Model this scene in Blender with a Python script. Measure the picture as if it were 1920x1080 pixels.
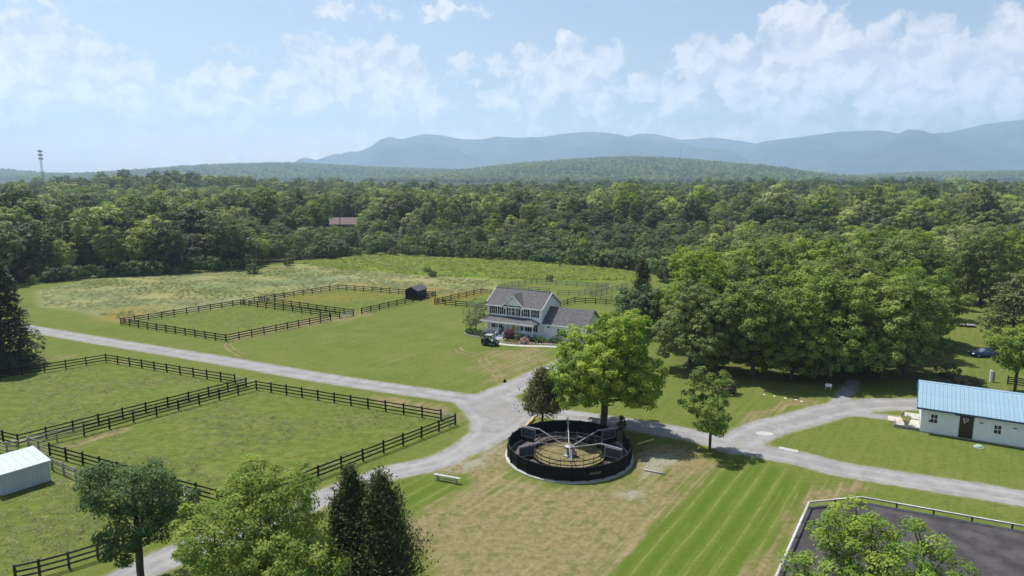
import bpy, bmesh, math, random
import numpy as np
from mathutils import Vector, Matrix

for o in list(bpy.data.objects):
    bpy.data.objects.remove(o)
SC = bpy.context.scene
COL = SC.collection
R = math.radians

# ------------------------------------------------------------------ camera
CAM_H = 30.0
PITCH = R(9.5)
FPX = 1280.0
cam_d = bpy.data.cameras.new('camera')
cam_d.lens = 24.0
cam_d.sensor_width = 36.0
cam_d.clip_start = 0.5
cam_d.clip_end = 60000.0
cam = bpy.data.objects.new('camera', cam_d)
COL.objects.link(cam)
cam.location = (0, 0, CAM_H)
cam.rotation_euler = (math.pi / 2 - PITCH, 0, 0)
SC.camera = cam

# ------------------------------------------------------------------ sun, sky, exposure
SUN_EL = R(63)
SUN_H = Vector((-0.73, 0.68)).normalized()          # horizontal direction towards the sun
sun_dir = Vector((SUN_H.x * math.cos(SUN_EL), SUN_H.y * math.cos(SUN_EL), math.sin(SUN_EL)))
sun_d = bpy.data.lights.new('sun', 'SUN')
sun_d.energy = 5.0
sun_d.angle = R(0.53)
sun_d.color = (1.0, 0.96, 0.90)
sun = bpy.data.objects.new('sun', sun_d)
COL.objects.link(sun)
sun.rotation_euler = sun_dir.to_track_quat('Z', 'Y').to_euler()
sun.location = (-60, 60, 120)

SC.view_settings.view_transform = 'Standard'
SC.view_settings.look = 'None'
SC.view_settings.exposure = 0.45
SC.view_settings.gamma = 1.0
SC.view_settings.use_curve_mapping = False
SC.render.engine = 'CYCLES'
cy = SC.cycles
cy.max_bounces = 5
cy.diffuse_bounces = 3
cy.glossy_bounces = 2
cy.transmission_bounces = 2
cy.volume_bounces = 2
cy.transparent_max_bounces = 6
cy.use_adaptive_sampling = True
cy.adaptive_threshold = 0.02
cy.use_denoising = True
cy.caustics_reflective = False
cy.caustics_refractive = False

class NB:
    """tiny node-tree builder"""
    def __init__(self, nt):
        self.nt = nt; self.x = 0
    def n(self, t, **kw):
        nd = self.nt.nodes.new(t)
        for k, v in kw.items():
            setattr(nd, k, v)
        self.x += 1
        nd.location = (self.x * 40, 0)
        return nd
    def link(self, a, b):
        self.nt.links.new(a, b)
    def set(self, sock, v):
        if isinstance(v, bpy.types.NodeSocket):
            self.link(v, sock)
        else:
            if sock.type == 'RGBA' and len(v) == 3:
                v = (*v, 1)
            sock.default_value = v
    def math(self, op, a, b=None, c=None, clamp=False):
        nd = self.n('ShaderNodeMath', operation=op, use_clamp=clamp)
        self.set(nd.inputs[0], a)
        if b is not None: self.set(nd.inputs[1], b)
        if c is not None: self.set(nd.inputs[2], c)
        return nd.outputs[0]
    def vmath(self, op, a, b=None, out=0):
        nd = self.n('ShaderNodeVectorMath', operation=op)
        self.set(nd.inputs[0], a)
        if b is not None: self.set(nd.inputs[1], b)
        return nd.outputs[out]
    def noise(self, vec, scale, detail=4, rough=0.55, dist=0.0, dim='3D', col=False):
        nd = self.n('ShaderNodeTexNoise', noise_dimensions=dim)
        if vec is not None: self.set(nd.inputs['Vector'], vec)
        nd.inputs['Scale'].default_value = scale
        nd.inputs['Detail'].default_value = detail
        nd.inputs['Roughness'].default_value = rough
        nd.inputs['Distortion'].default_value = dist
        return nd.outputs['Color' if col else 'Fac']
    def mixc(self, f, a, b, blend='MIX'):
        nd = self.n('ShaderNodeMix', data_type='RGBA', blend_type=blend)
        self.set(nd.inputs[0], f); self.set(nd.inputs[6], a); self.set(nd.inputs[7], b)
        return nd.outputs[2]
    def ramp(self, f, lo, hi, a=0.0, b=1.0, smooth=True):
        nd = self.n('ShaderNodeMapRange', interpolation_type='SMOOTHSTEP' if smooth else 'LINEAR')
        self.set(nd.inputs[0], f); self.set(nd.inputs[1], lo); self.set(nd.inputs[2], hi)
        self.set(nd.inputs[3], a); self.set(nd.inputs[4], b)
        return nd.outputs[0]
    def attr(self, name):
        return self.n('ShaderNodeAttribute', attribute_name=name).outputs['Fac']

def px_dir(px, py):
    cx = (px - 960) / FPX; cyy = (540 - py) / FPX
    f = Vector((0, math.cos(PITCH), -math.sin(PITCH))); u = Vector((0, math.sin(PITCH), math.cos(PITCH)))
    return f + Vector((cx, 0, 0)) + u * cyy
def G(px, py, z=0.0):
    """survey point: where the sight line of a photo pixel meets the level z"""
    d = px_dir(px, py)
    t = (z - CAM_H) / d.z
    return Vector((d.x * t, d.y * t, z))
def azel(px, py):
    d = px_dir(px, py).normalized()
    return math.atan2(d.x, d.y), math.asin(d.z)

world = bpy.data.worlds.new('World')
SC.world = world
world.use_nodes = True
wnt = world.node_tree
wnt.nodes.clear()
W = NB(wnt)
SKY_STRENGTH = 0.104
sky = W.n('ShaderNodeTexSky', sky_type='NISHITA')
sky.sun_disc = False
sky.sun_elevation = SUN_EL
sky.sun_rotation = math.atan2(SUN_H.x, SUN_H.y)
sky.air_density = 1.0
sky.dust_density = 0.8
sky.ozone_density = 1.0
tc = W.n('ShaderNodeTexCoord').outputs['Generated']
sep = W.n('ShaderNodeSeparateXYZ'); W.link(tc, sep.inputs[0])
az = W.math('ARCTAN2', sep.outputs[0], sep.outputs[1])
el = W.math('ARCSINE', sep.outputs[2])
comb = W.n('ShaderNodeCombineXYZ')
W.link(az, comb.inputs[0]); W.link(el, comb.inputs[1])
uv = comb.outputs[0]
# billowing warp of the cloud coordinates
w1 = W.vmath('SUBTRACT', W.noise(uv, 14, 3, 0.6, col=True), (0.5, 0.5, 0.5))
w2 = W.vmath('SUBTRACT', W.noise(uv, 55, 4, 0.65, col=True), (0.5, 0.5, 0.5))
sc1 = W.vmath('MULTIPLY', w1, (0.050, 0.036, 0)); sc2 = W.vmath('MULTIPLY', w2, (0.024, 0.022, 0))
uvw = W.vmath('ADD', W.vmath('ADD', uv, sc1), sc2)
# cumulus heads seen in the photograph: photo x, y, half width, half height, density
HEADS = [(70,110,75,55,0.8),(40,150,90,60,0.434),(190,165,75,50,0.7),(235,185,85,38,0.465),(330,205,110,45,0.341),(20,215,80,40,0.5),(420,215,80,40,0.45),
 (425,145,38,28,0.85),(465,130,20,12,0.6),(560,80,34,15,0.6),(430,92,26,9,0.4),(620,122,42,28,0.85),(560,150,60,40,0.6),(715,130,62,45,0.95),(660,165,110,45,0.465),(745,170,80,45,0.7),
 (780,215,120,40,0.31),(560,215,110,30,0.248),(865,113,18,11,0.6),(938,128,26,16,0.6),(895,157,16,9,0.4),(730,18,95,14,0.279),(640,22,60,7,0.35),(840,15,60,8,0.3),
 (1058,75,18,14,0.85),(1000,118,34,26,0.85),(1045,150,70,45,0.8),(1100,125,46,32,0.85),(1140,105,30,24,0.7),(940,185,40,22,0.7),(1000,190,90,38,0.403),(1195,170,32,20,0.8),(1120,185,90,38,0.341),
 (1290,105,30,20,0.85),(1330,125,60,36,0.9),(1385,100,34,30,0.85),(1440,120,60,34,0.9),(1500,50,44,36,1),(1540,75,56,36,1),(1480,42,34,26,0.9),(1560,45,34,26,0.8),(1530,120,70,40,0.9),
 (1620,100,52,34,0.95),(1600,140,80,44,0.9),(1420,160,100,45,0.465),(1270,180,36,24,0.75),(1400,190,40,20,0.6),(1490,195,44,32,0.8),(1480,205,60,30,0.6),(1550,200,90,36,0.372),
 (1762,75,36,28,1),(1755,105,40,38,1),(1720,145,54,34,0.9),(1800,150,70,34,0.6),(1890,60,40,28,1),(1850,100,60,32,1),(1910,90,60,42,1),(1870,140,90,40,0.558),(1790,195,110,34,0.372),
 (1680,190,100,34,0.372),(1900,190,80,36,0.6),(1300,215,140,30,0.279),(1050,225,160,30,0.248),(760,255,160,30,0.155),(300,255,200,30,0.0744),(100,265,160,26,0.062),(1500,232,220,26,0.31)]
acc = None
for (hx, hy, hw, hh, am) in HEADS:
    a0, e0 = azel(hx, hy)
    dlt = W.vmath('MULTIPLY', W.vmath('SUBTRACT', uvw, (a0, e0, 0)), (FPX / hw / 1.25, FPX / hh / 1.25, 0))
    ln = W.vmath('LENGTH', dlt, out=1)
    v = W.math('MULTIPLY', W.math('SUBTRACT', 1.25, ln), am)
    acc = v if acc is None else W.math('SMOOTH_MAX', acc, v, 0.22)
# the same weather goes on all round, outside the part of the sky the camera sees
far_n = W.noise(uv, 5.0, 7, 0.6)
band = W.math('MULTIPLY', W.ramp(el, 0.0, 0.05), W.ramp(el, 0.55, 0.16))
outside = W.ramp(W.math('ABSOLUTE', az), 0.66, 0.80)
above = W.ramp(el, 0.22, 0.32)
other = W.math('MULTIPLY', W.math('SUBTRACT', far_n, 0.50), 4.0)
other = W.math('ADD', other, W.math('MULTIPLY', W.math('SUBTRACT', W.math('MULTIPLY', band, W.math('MAXIMUM', outside, above)), 1.0), 4.0))
dens = W.math('MAXIMUM', acc, other)
fine = W.noise(uvw, 38, 8, 0.62)
dens = W.math('ADD', dens, W.math('MULTIPLY', W.math('SUBTRACT', fine, 0.5), 1.25))
carve = W.noise(uvw, 17, 5, 0.6)
dens = W.math('ADD', dens, W.math('MULTIPLY', W.math('SUBTRACT', carve, 0.515), 2.0))
alpha = W.ramp(dens, 0.06, 0.40)
# softly shaded undersides: density a little further towards the sun
up = W.vmath('ADD', uvw, (-0.010, 0.014, 0))
fine2 = W.noise(up, 38, 6, 0.6)
lit = W.ramp(W.math('SUBTRACT', fine, fine2), -0.18, 0.13)
thick = W.ramp(dens, 0.25, 1.3)
body = W.noise(uv, 20, 4, 0.6)
lit2 = W.math('MULTIPLY', W.math('ADD', W.math('MULTIPLY', lit, 0.65), W.math('MULTIPLY', thick, 0.25)), W.ramp(body, 0.25, 0.7, 0.75, 1.15))
ccol = W.mixc(W.math('MINIMUM', lit2, 1.0), (5.1, 5.4, 5.9), (9.2, 8.9, 8.5))
lowb = W.ramp(el, 0.02, 0.17, 1.6, 0.92)
sv_ = W.n('ShaderNodeVectorMath', operation='SCALE'); W.link(ccol, sv_.inputs[0]); W.link(lowb, sv_.inputs['Scale']); ccol = sv_.outputs[0]
skyc = W.mixc(1.0, sky.outputs[0], (1.12, 1.03, 0.95), blend='MULTIPLY')
ss_ = W.n('ShaderNodeVectorMath', operation='SCALE'); W.link(skyc, ss_.inputs[0]); W.link(W.ramp(el, 0.0, 0.13, 1.65, 0.90), ss_.inputs['Scale']); skyc = ss_.outputs[0]
mixed = W.mixc(W.math('MULTIPLY', alpha, 0.92), skyc, ccol)
bg = W.n('ShaderNodeBackground')
W.link(mixed, bg.inputs[0]); bg.inputs[1].default_value = SKY_STRENGTH
wo = W.n('ShaderNodeOutputWorld'); W.link(bg.outputs[0], wo.inputs[0])
world.cycles.sampling_method = 'MANUAL'
world.cycles.sample_map_resolution = 512

# ------------------------------------------------------------------ helpers
def put(o, parent=None):
    COL.objects.link(o)
    if parent is not None:
        o.parent = parent
    return o
def tag(o, label=None, cat=None, group=None, kind=None):
    if label: o['label'] = label
    if cat: o['category'] = cat
    if group: o['group'] = group
    if kind: o['kind'] = kind
    return o
def thing(name, label, cat, loc=(0, 0, 0), rz=0.0, group=None):
    o = bpy.data.objects.new(name, None)
    o.empty_display_size = 0.5
    put(o)
    o.location = loc; o.rotation_euler = (0, 0, rz)
    return tag(o, label, cat, group)
def obj(name, me, parent=None, loc=(0, 0, 0), rot=(0, 0, 0), scale=(1, 1, 1)):
    o = bpy.data.objects.new(name, me)
    put(o, parent)
    o.location = loc; o.rotation_euler = rot; o.scale = scale
    return o
def mesh_np(name, v, f, mat=None, attrs=None, smooth=False):
    """v (n,3), f (m,k) with one k"""
    v = np.ascontiguousarray(v, dtype=np.float32); f = np.ascontiguousarray(f, dtype=np.int32)
    me = bpy.data.meshes.new(name)
    k = f.shape[1]
    me.vertices.add(len(v)); me.vertices.foreach_set('co', v.ravel())
    me.loops.add(f.size); me.loops.foreach_set('vertex_index', f.ravel())
    me.polygons.add(len(f))
    me.polygons.foreach_set('loop_start', np.arange(0, f.size, k, dtype=np.int32))
    me.polygons.foreach_set('loop_total', np.full(len(f), k, dtype=np.int32))
    me.polygons.foreach_set('use_smooth', np.full(len(f), smooth, dtype=bool))
    me.update(calc_edges=True)
    for an, av in (attrs or {}).items():
        a = me.attributes.new(an, 'FLOAT', 'POINT')
        a.data.foreach_set('value', np.ascontiguousarray(av, dtype=np.float32))
    if mat is not None: me.materials.append(mat)
    return me

class MB:
    """collects solids, builds ONE mesh"""
    def __init__(self): self.v = []; self.f = []
    def add(self, vs, fs):
        n = len(self.v)
        self.v += [tuple(p) for p in vs]; self.f += [tuple(i + n for i in q) for q in fs]
        return self
    def box(self, x0, x1, y0, y1, z0, z1):
        return self.add([(x0,y0,z0),(x1,y0,z0),(x1,y1,z0),(x0,y1,z0),(x0,y0,z1),(x1,y0,z1),(x1,y1,z1),(x0,y1,z1)],
                        [(0,3,2,1),(4,5,6,7),(0,1,5,4),(1,2,6,5),(2,3,7,6),(3,0,4,7)])
    def cbox(self, c, s, m=None):
        vs = []
        for dz in (-.5, .5):
            for dx, dy in ((-.5,-.5),(.5,-.5),(.5,.5),(-.5,.5)):
                p = Vector((dx*s[0], dy*s[1], dz*s[2]))
                if m is not None: p = m @ p
                vs.append(p + Vector(c))
        return self.add(vs, [(0,3,2,1),(4,5,6,7),(0,1,5,4),(1,2,6,5),(2,3,7,6),(3,0,4,7)])
    def bar(self, a, b, w, h=None):
        a = Vector(a); b = Vector(b); d = b - a
        h = w if h is None else h
        q = d.to_track_quat('X', 'Z').to_matrix()
        return self.cbox((a + b) / 2, (d.length, w, h), q)
    def tube(self, pts, r, n=8, cap=True):
        pts = [Vector(p) for p in pts]
        rs = r if isinstance(r, (list, tuple)) else [r] * len(pts)
        vs = []; fs = []
        for i, p in enumerate(pts):
            d = (pts[min(i+1, len(pts)-1)] - pts[max(i-1, 0)]).normalized()
            a = d.cross(Vector((0, 0, 1)))
            if a.length < 1e-3: a = Vector((1, 0, 0))
            a.normalize(); b = d.cross(a)
            for k in range(n):
                t = 2 * math.pi * k / n
                vs.append(p + (a * math.cos(t) + b * math.sin(t)) * rs[i])
        for i in range(len(pts) - 1):
            for k in range(n):
                fs.append((i*n+k, i*n+(k+1) % n, (i+1)*n+(k+1) % n, (i+1)*n+k))
        if cap:
            fs.append(tuple(range(n))[::-1]); fs.append(tuple((len(pts)-1)*n+k for k in range(n)))
        return self.add(vs, fs)
    def lathe(self, prof, n=16, c=(0, 0, 0)):
        vs = []; fs = []
        for (r, z) in prof:
            for k in range(n):
                t = 2 * math.pi * k / n
                vs.append((c[0] + r * math.cos(t), c[1] + r * math.sin(t), c[2] + z))
        for i in range(len(prof) - 1):
            for k in range(n):
                fs.append((i*n+k, i*n+(k+1) % n, (i+1)*n+(k+1) % n, (i+1)*n+k))
        fs.append(tuple(range(n))[::-1]); fs.append(tuple((len(prof)-1)*n+k for k in range(n)))
        return self.add(vs, fs)
    def prism(self, poly, axis, a, b):
        """poly of 2-D points extruded along axis from a to b"""
        def P(p, t):
            return {'x': (t, p[0], p[1]), 'y': (p[0], t, p[1]), 'z': (p[0], p[1], t)}[axis]
        n = len(poly)
        vs = [P(p, a) for p in poly] + [P(p, b) for p in poly]
        fs = [tuple(range(n))[::-1], tuple(range(n, 2*n))] + [(k, (k+1) % n, n+(k+1) % n, n+k) for k in range(n)]
        return self.add(vs, fs)
    def mesh(self, name, mat, smooth=False):
        me = bpy.data.meshes.new(name)
        me.from_pydata(self.v, [], self.f); 
        bm = bmesh.new(); bm.from_mesh(me); bmesh.ops.recalc_face_normals(bm, faces=bm.faces); bm.to_mesh(me); bm.free()
        if smooth:
            me.polygons.foreach_set('use_smooth', [True] * len(me.polygons))
        me.materials.append(mat); me.update()
        return me
    def build(self, name, mat, parent=None, loc=(0, 0, 0), rot=(0, 0, 0), bevel=0.0, smooth=False):
        o = obj(name, self.mesh(name, mat, smooth), parent, loc, rot)
        if bevel:
            m = o.modifiers.new('bevel', 'BEVEL'); m.width = bevel; m.segments = 1; m.limit_method = 'ANGLE'
        return o

def mat(name, col, rough=0.7, var=0.25, scale=4.0, bump=0.0, bscale=None, metal=0.0, spec=0.4, col2=None, obj_var=0.0, stretch=None):
    m = bpy.data.materials.new(name); m.use_nodes = True
    nt = m.node_tree; nt.nodes.clear(); b = NB(nt)
    p = b.n('ShaderNodeBsdfPrincipled'); o = b.n('ShaderNodeOutputMaterial'); b.link(p.outputs[0], o.inputs[0])
    co = b.n('ShaderNodeTexCoord').outputs['Object']
    if stretch: co = b.vmath('MULTIPLY', co, stretch)
    nz = b.noise(co, scale, 6, 0.62)
    c2 = col2 if col2 else tuple(c * (1 - var) for c in col)
    c1 = col if col2 else tuple(min(1, c * (1 + var * .5)) for c in col)
    c = b.mixc(b.ramp(nz, 0.32, 0.68), c2, c1)
    if obj_var:
        rnd = b.n('ShaderNodeObjectInfo').outputs['Random']
        c = b.mixc(1.0, c, b.n('ShaderNodeCombineXYZ').outputs[0], blend='MULTIPLY') if False else c
        h = b.n('ShaderNodeHueSaturation'); b.link(c, h.inputs['Color']); b.link(b.ramp(rnd, 0, 1, 1 - obj_var, 1 + obj_var, False), h.inputs['Value']); c = h.outputs[0]
    b.link(c, p.inputs['Base Color'])
    p.inputs['Roughness'].default_value = rough; p.inputs['Metallic'].default_value = metal
    p.inputs['Specular IOR Level'].default_value = spec
    if bump:
        bp = b.n('ShaderNodeBump'); bp.inputs['Strength'].default_value = bump; bp.inputs['Distance'].default_value = 0.02
        b.link(b.noise(co, bscale or scale * 4, 5, 0.6), bp.inputs['Height']); b.link(bp.outputs[0], p.inputs['Normal'])
    return m

M = {}
M['black_wood'] = mat('black_wood', (.008, .008, .009), .7, .4, 3, .3, obj_var=.25, spec=.12)
M['grey_wood'] = mat('grey_wood', (.27, .25, .225), .85, .35, 4, .3, obj_var=.2)
M['brown_wood'] = mat('brown_wood', (.055, .043, .034), .8, .4, 4, .3, obj_var=.2)
M['white_paint'] = mat('white_paint', (.86, .86, .86), .55, .06, 2)
M['white_siding'] = mat('white_siding', (.90, .90, .91), .6, .06, 1.2)
M['barn_siding'] = mat('barn_siding', (.76, .80, .83), .6, .08, 1.0, obj_var=.03)
M['shed_siding'] = mat('shed_siding', (.46, .52, .57), .5, .14, 1.5, obj_var=.06, stretch=(1, 1, .2))
M['blue_metal'] = mat('blue_metal', (.25, .38, .47), .42, .1, .8, obj_var=.03, spec=.5)
M['blue_trim'] = mat('blue_trim', (.03, .075, .16), .5, .1, 2)
M['white_metal'] = mat('white_metal', (.44, .50, .55), .4, .08, .8, spec=.5)
M['shingle'] = mat('shingle', (.105, .101, .106), .9, .35, 2.2, .4, 14)
M['dark_glass'] = mat('dark_glass', (.02, .025, .03), .12, .3, 1, spec=.6)
M['black_paint'] = mat('black_paint', (.012, .012, .014), .5, .3, 3)
M['yellow_door'] = mat('yellow_door', (.55, .38, .06), .5, .1, 2)
M['brown_door'] = mat('brown_door', (.045, .022, .018), .5, .35, 2, stretch=(3, 3, .5))
M['concrete'] = mat('concrete', (.40, .385, .36), .9, .2, 1.5, .3)
M['galv'] = mat('galvanised', (.30, .31, .325), .45, .15, 3, metal=.25)
M['mesh_panel'] = mat('mesh_panel', (.045, .05, .06), .6, .3, 6)
M['walker_panel'] = mat('walker_panel', (.008, .009, .012), .7, .3, 3, obj_var=.25, spec=.12)
M['rubber_track'] = mat('rubber_track', (.105, .085, .08), .95, .3, 3, .4)
M['arena_footing'] = mat('arena_footing', (.060, .053, .055), .98, .45, .55, .8, 18)
M['yellow_wood'] = mat('yellow_wood', (.58, .43, .19), .7, .2, 3)
M['pale_wood'] = mat('pale_wood', (.40, .39, .36), .8, .2, 3, .2)
M['bark'] = mat('bark', (.085, .068, .055), .95, .4, 5, .5, 22, stretch=(1, 1, .3))
M['pale_bark'] = mat('pale_bark', (.26, .24, .21), .95, .35, 5, .4, 20, stretch=(1, 1, .3))
M['stone'] = mat('stone', (.36, .34, .31), .9, .3, 6, .4, obj_var=.2)
M['mulch'] = mat('mulch', (.16, .085, .045), .95, .4, 6, .5)
# ------------------------------------------------------------------ land: level farm ground, far knolls
def terrain(x, y):
    x = np.asarray(x, dtype=float); y = np.asarray(y, dtype=float)
    z = 13 * np.exp(-(((x + 400) / 150) ** 2 + ((y - 800) / 130) ** 2))
    z = z + 4 * np.exp(-(((x - 420) / 330) ** 2 + ((y - 860) / 120) ** 2))
    z = z + 6 * np.exp(-(((x + 130) / 300) ** 2 + ((y - 1300) / 200) ** 2))
    return z * np.clip((y - 420) / 120, 0, 1)

def seg_dist(X, Y, pts):
    d = np.full(X.shape, 1e9)
    for (ax, ay), (bx, by) in zip(pts[:-1], pts[1:]):
        vx, vy = bx - ax, by - ay
        t = np.clip(((X - ax) * vx + (Y - ay) * vy) / (vx * vx + vy * vy + 1e-9), 0, 1)
        d = np.minimum(d, np.hypot(X - ax - t * vx, Y - ay - t * vy))
    return d
def poly_sdf(X, Y, pts):
    d = seg_dist(X, Y, pts + pts[:1])
    ins = np.zeros(X.shape, bool)
    for (ax, ay), (bx, by) in zip(pts, pts[1:] + pts[:1]):
        c = ((ay > Y) != (by > Y)) & (X < (bx - ax) * (Y - ay) / (by - ay + 1e-12) + ax)
        ins ^= c
    return np.where(ins, -d, d)
def P2(lst):
    return [tuple(G(a, b).xy) for a, b in lst]
def smooth_line(pts, n=6):
    pts = [Vector((p[0], p[1], 0)) for p in pts]
    out = []
    for i in range(len(pts) - 1):
        p0 = pts[max(i-1, 0)]; p1 = pts[i]; p2 = pts[i+1]; p3 = pts[min(i+2, len(pts)-1)]
        for k in range(n):
            t = k / n
            q = 0.5 * ((2*p1) + (p2-p0)*t + (2*p0-5*p1+4*p2-p3)*t*t + (3*p1-p0-3*p2+p3)*t*t*t)
            out.append((q.x, q.y))
    out.append((pts[-1].x, pts[-1].y))
    return out

ROADS = {
 'road': (smooth_line(P2([(-160,583),(-40,601),(88,622),(200,641),(413,675.5),(627,712),(840,743),(930,757),(1000,769),(1100,784),(1200,799),(1290,815),(1400,841),(1500,860),(1573,879),(1760,909),(1920,935),(2120,972),(2600,1062)])), 1.9),
 'driveway': (smooth_line(P2([(900,752),(955,730),(1010,706),(1050,688),(1090,668),(1120,652)])), 2.3),
 'lane': (smooth_line(P2([(935,770),(905,815),(833,862),(743,884),(698,899),(600,936),(470,988),(335,1038),(245,1080),(60,1180),(-420,1420)])), 1.65),
 'barn_road': (smooth_line(P2([(1375,836),(1430,806),(1500,787),(1570,768),(1640,759),(1730,758)])), 2.3),
 'wood_track': (smooth_line(P2([(1560,762),(1580,744),(1592,728),(1600,716)])), .8),
 'barn_path': (smooth_line(P2([(1590,774),(1650,781),(1702,786)])), 0.9),
}
JUNCTION = P2([(845,748),(900,742),(960,742),(1000,772),(995,790),(950,822),(900,850),(868,848),(880,815),(884,792),(866,768)])

xs = np.concatenate([-np.geomspace(14000, 190, 50)[:-1], np.arange(-190, 190.1, .66), np.geomspace(190, 14000, 50)[1:]])
ys = np.concatenate([[-3000, -1000, -300, -60, 0, 20], np.arange(36, 264, .66), np.geomspace(266, 14000, 96)])
XX, YY = np.meshgrid(xs, ys)
ZZ = terrain(XX, YY)
def road_field(X, Y):
    fs = {k: seg_dist(X, Y, p) - hw for k, (p, hw) in ROADS.items()}
    fs['lane'] = np.minimum(fs['lane'], poly_sdf(X, Y, JUNCTION))
    return fs
near = (np.abs(XX) < 192) & (YY > 30) & (YY < 266)
def field(fn, far):
    out = np.full(XX.shape, far, float)
    out[near] = fn(XX[near], YY[near])
    return out
rf = {k: np.full(XX.shape, 9.0) for k in ROADS}
tmp = road_field(XX[near], YY[near])
for k in rf: rf[k][near] = tmp[k]
road_sdf = np.min(np.stack(list(rf.values())), axis=0)

def zone(polys, soft, X=None, Y=None):
    o = np.zeros(XX.shape)
    x = XX[near]; y = YY[near]; acc = np.zeros(x.shape)
    for p in polys:
        acc = np.maximum(acc, np.clip(.5 - poly_sdf(x, y, P2(p)) / soft, 0, 1))
    o[near] = acc
    return o
PAD_A = [(-200,760),(0,712),(199,679),(441,719),(461,726),(34,836),(-60,815)]
PAD_B = [(54,840),(481,731),(827,788),(855,797),(450,955)]
FAR_PAD = [(227,609),(634,543),(752,554),(817,557),(678,589),(663,592),(424,641)]
Z = {}
Z['pad'] = zone([PAD_A, PAD_B, FAR_PAD, [(-60,850),(30,846),(240,900),(440,960),(330,985),(20,1075),(-200,1130)]], 2.0)
Z['stripe'] = zone([[(1120,1090),(1325,872),(1400,862),(1470,880),(1515,915),(1500,945),(1420,1090)], [(690,1000),(700,920),(880,882),(905,900),(790,955)]], 2.5)
Z['dry'] = np.maximum.reduce([
  zone([[(735,1000),(800,955),(880,925),(930,915),(960,900),(1000,915),(1200,908),(1262,852),(1300,845),(1335,868),(1120,1090),(840,1100),(800,1040)]], 4.0),
  zone([[(800,885),(880,858),(960,826),(992,800),(1008,792),(960,850),(950,890),(1010,918),(900,925),(872,890)], [(1185,840),(1240,830),(1330,850),(1290,880),(1190,905)]], 2.5),
  zone([[(690,738),(830,757),(878,780),(868,800),(856,790),(700,756)], [(1380,1090),(1478,960),(1520,918),(1620,905),(1620,926),(1512,946),(1446,1090)], [(1385,800),(1470,768),(1530,752),(1500,745),(1400,775)]], 2.0) * .85,
  zone([[(900,655),(1000,648),(1050,662),(1046,682),(970,722),(905,715),(890,690)]], 6.0) * .55,
  zone([[(0,655),(200,668),(420,700),(600,728),(600,736),(420,712),(200,680),(0,672)]], 3.0) * .35,
  zone([[(100,838),(230,800),(250,805),(150,842)], [(430,622),(620,590),(640,600),(430,645)], [(600,597),(690,580),(700,592),(640,604)]], 2.0) * .7,
  zone([[(550,700),(800,640),(860,600),(880,610),(820,680),(640,715)]], 12) * .18])
Z['dry'] = np.maximum(Z['dry'], 1.5 * np.clip(4.6 - np.hypot(XX - 6.15, YY - 69.7), 0, 1))
Z['meadow'] = zone([[(70,545),(160,524),(330,512),(480,503),(560,494),(780,512),(930,524),(934,546),(826,556),(640,539),(430,577),(228,604),(150,585),(74,575)]], 3.0)
Z['weed'] = zone([[(540,492),(700,480),(850,484),(1000,492),(1200,505),(1210,528),(1000,526),(800,518),(640,505)]], 2.5)
Z['orange'] = np.maximum(zone([[(650,530),(760,535),(900,543),(925,548),(860,562),(822,572),(792,560),(770,550),(700,543)], [(180,600),(200,580),(290,572),(270,590),(228,606)]], 5.0),
   zone([[(480,575),(560,553),(700,548),(740,556),(620,565)]], 8.0) * .7)
Z['gravel'] = zone([[(830,884),(900,850),(950,826),(990,800),(940,850),(900,880),(850,893)], [(1190,850),(1290,840),(1280,870),(1200,900)], [(1140,930),(1220,905),(1200,945)], [(412,727),(436,724),(444,730),(424,735)], [(4,824),(40,819),(128,800),(136,806),(45,832)], [(98,896),(160,906),(222,926),(226,934),(150,917),(98,904)]], 3.0)
Z['litter'] = zone([[(992,796),(1060,798),(1150,808),(1165,826),(1060,822),(998,812)], [(1275,690),(1420,716),(1560,722),(1720,712),(1775,690),(1760,640),(1700,600),(1350,600),(1262,640)]], 5.0)
edge_px = [(-400,560),(60,532),(160,520),(330,512),(480,501),(560,490),(700,476),(850,481),(1000,490),(1200,503),(1240,520),(1262,620),(1400,600),(1740,600),(1770,556),(1930,540),(2300,536)]
EDGE = P2(edge_px)
ex = np.array([p[0] for p in EDGE]); ey = np.array([p[1] for p in EDGE])
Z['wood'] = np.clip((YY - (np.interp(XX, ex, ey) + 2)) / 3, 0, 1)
Z['road'] = np.clip(road_sdf, -4, 6)

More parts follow.
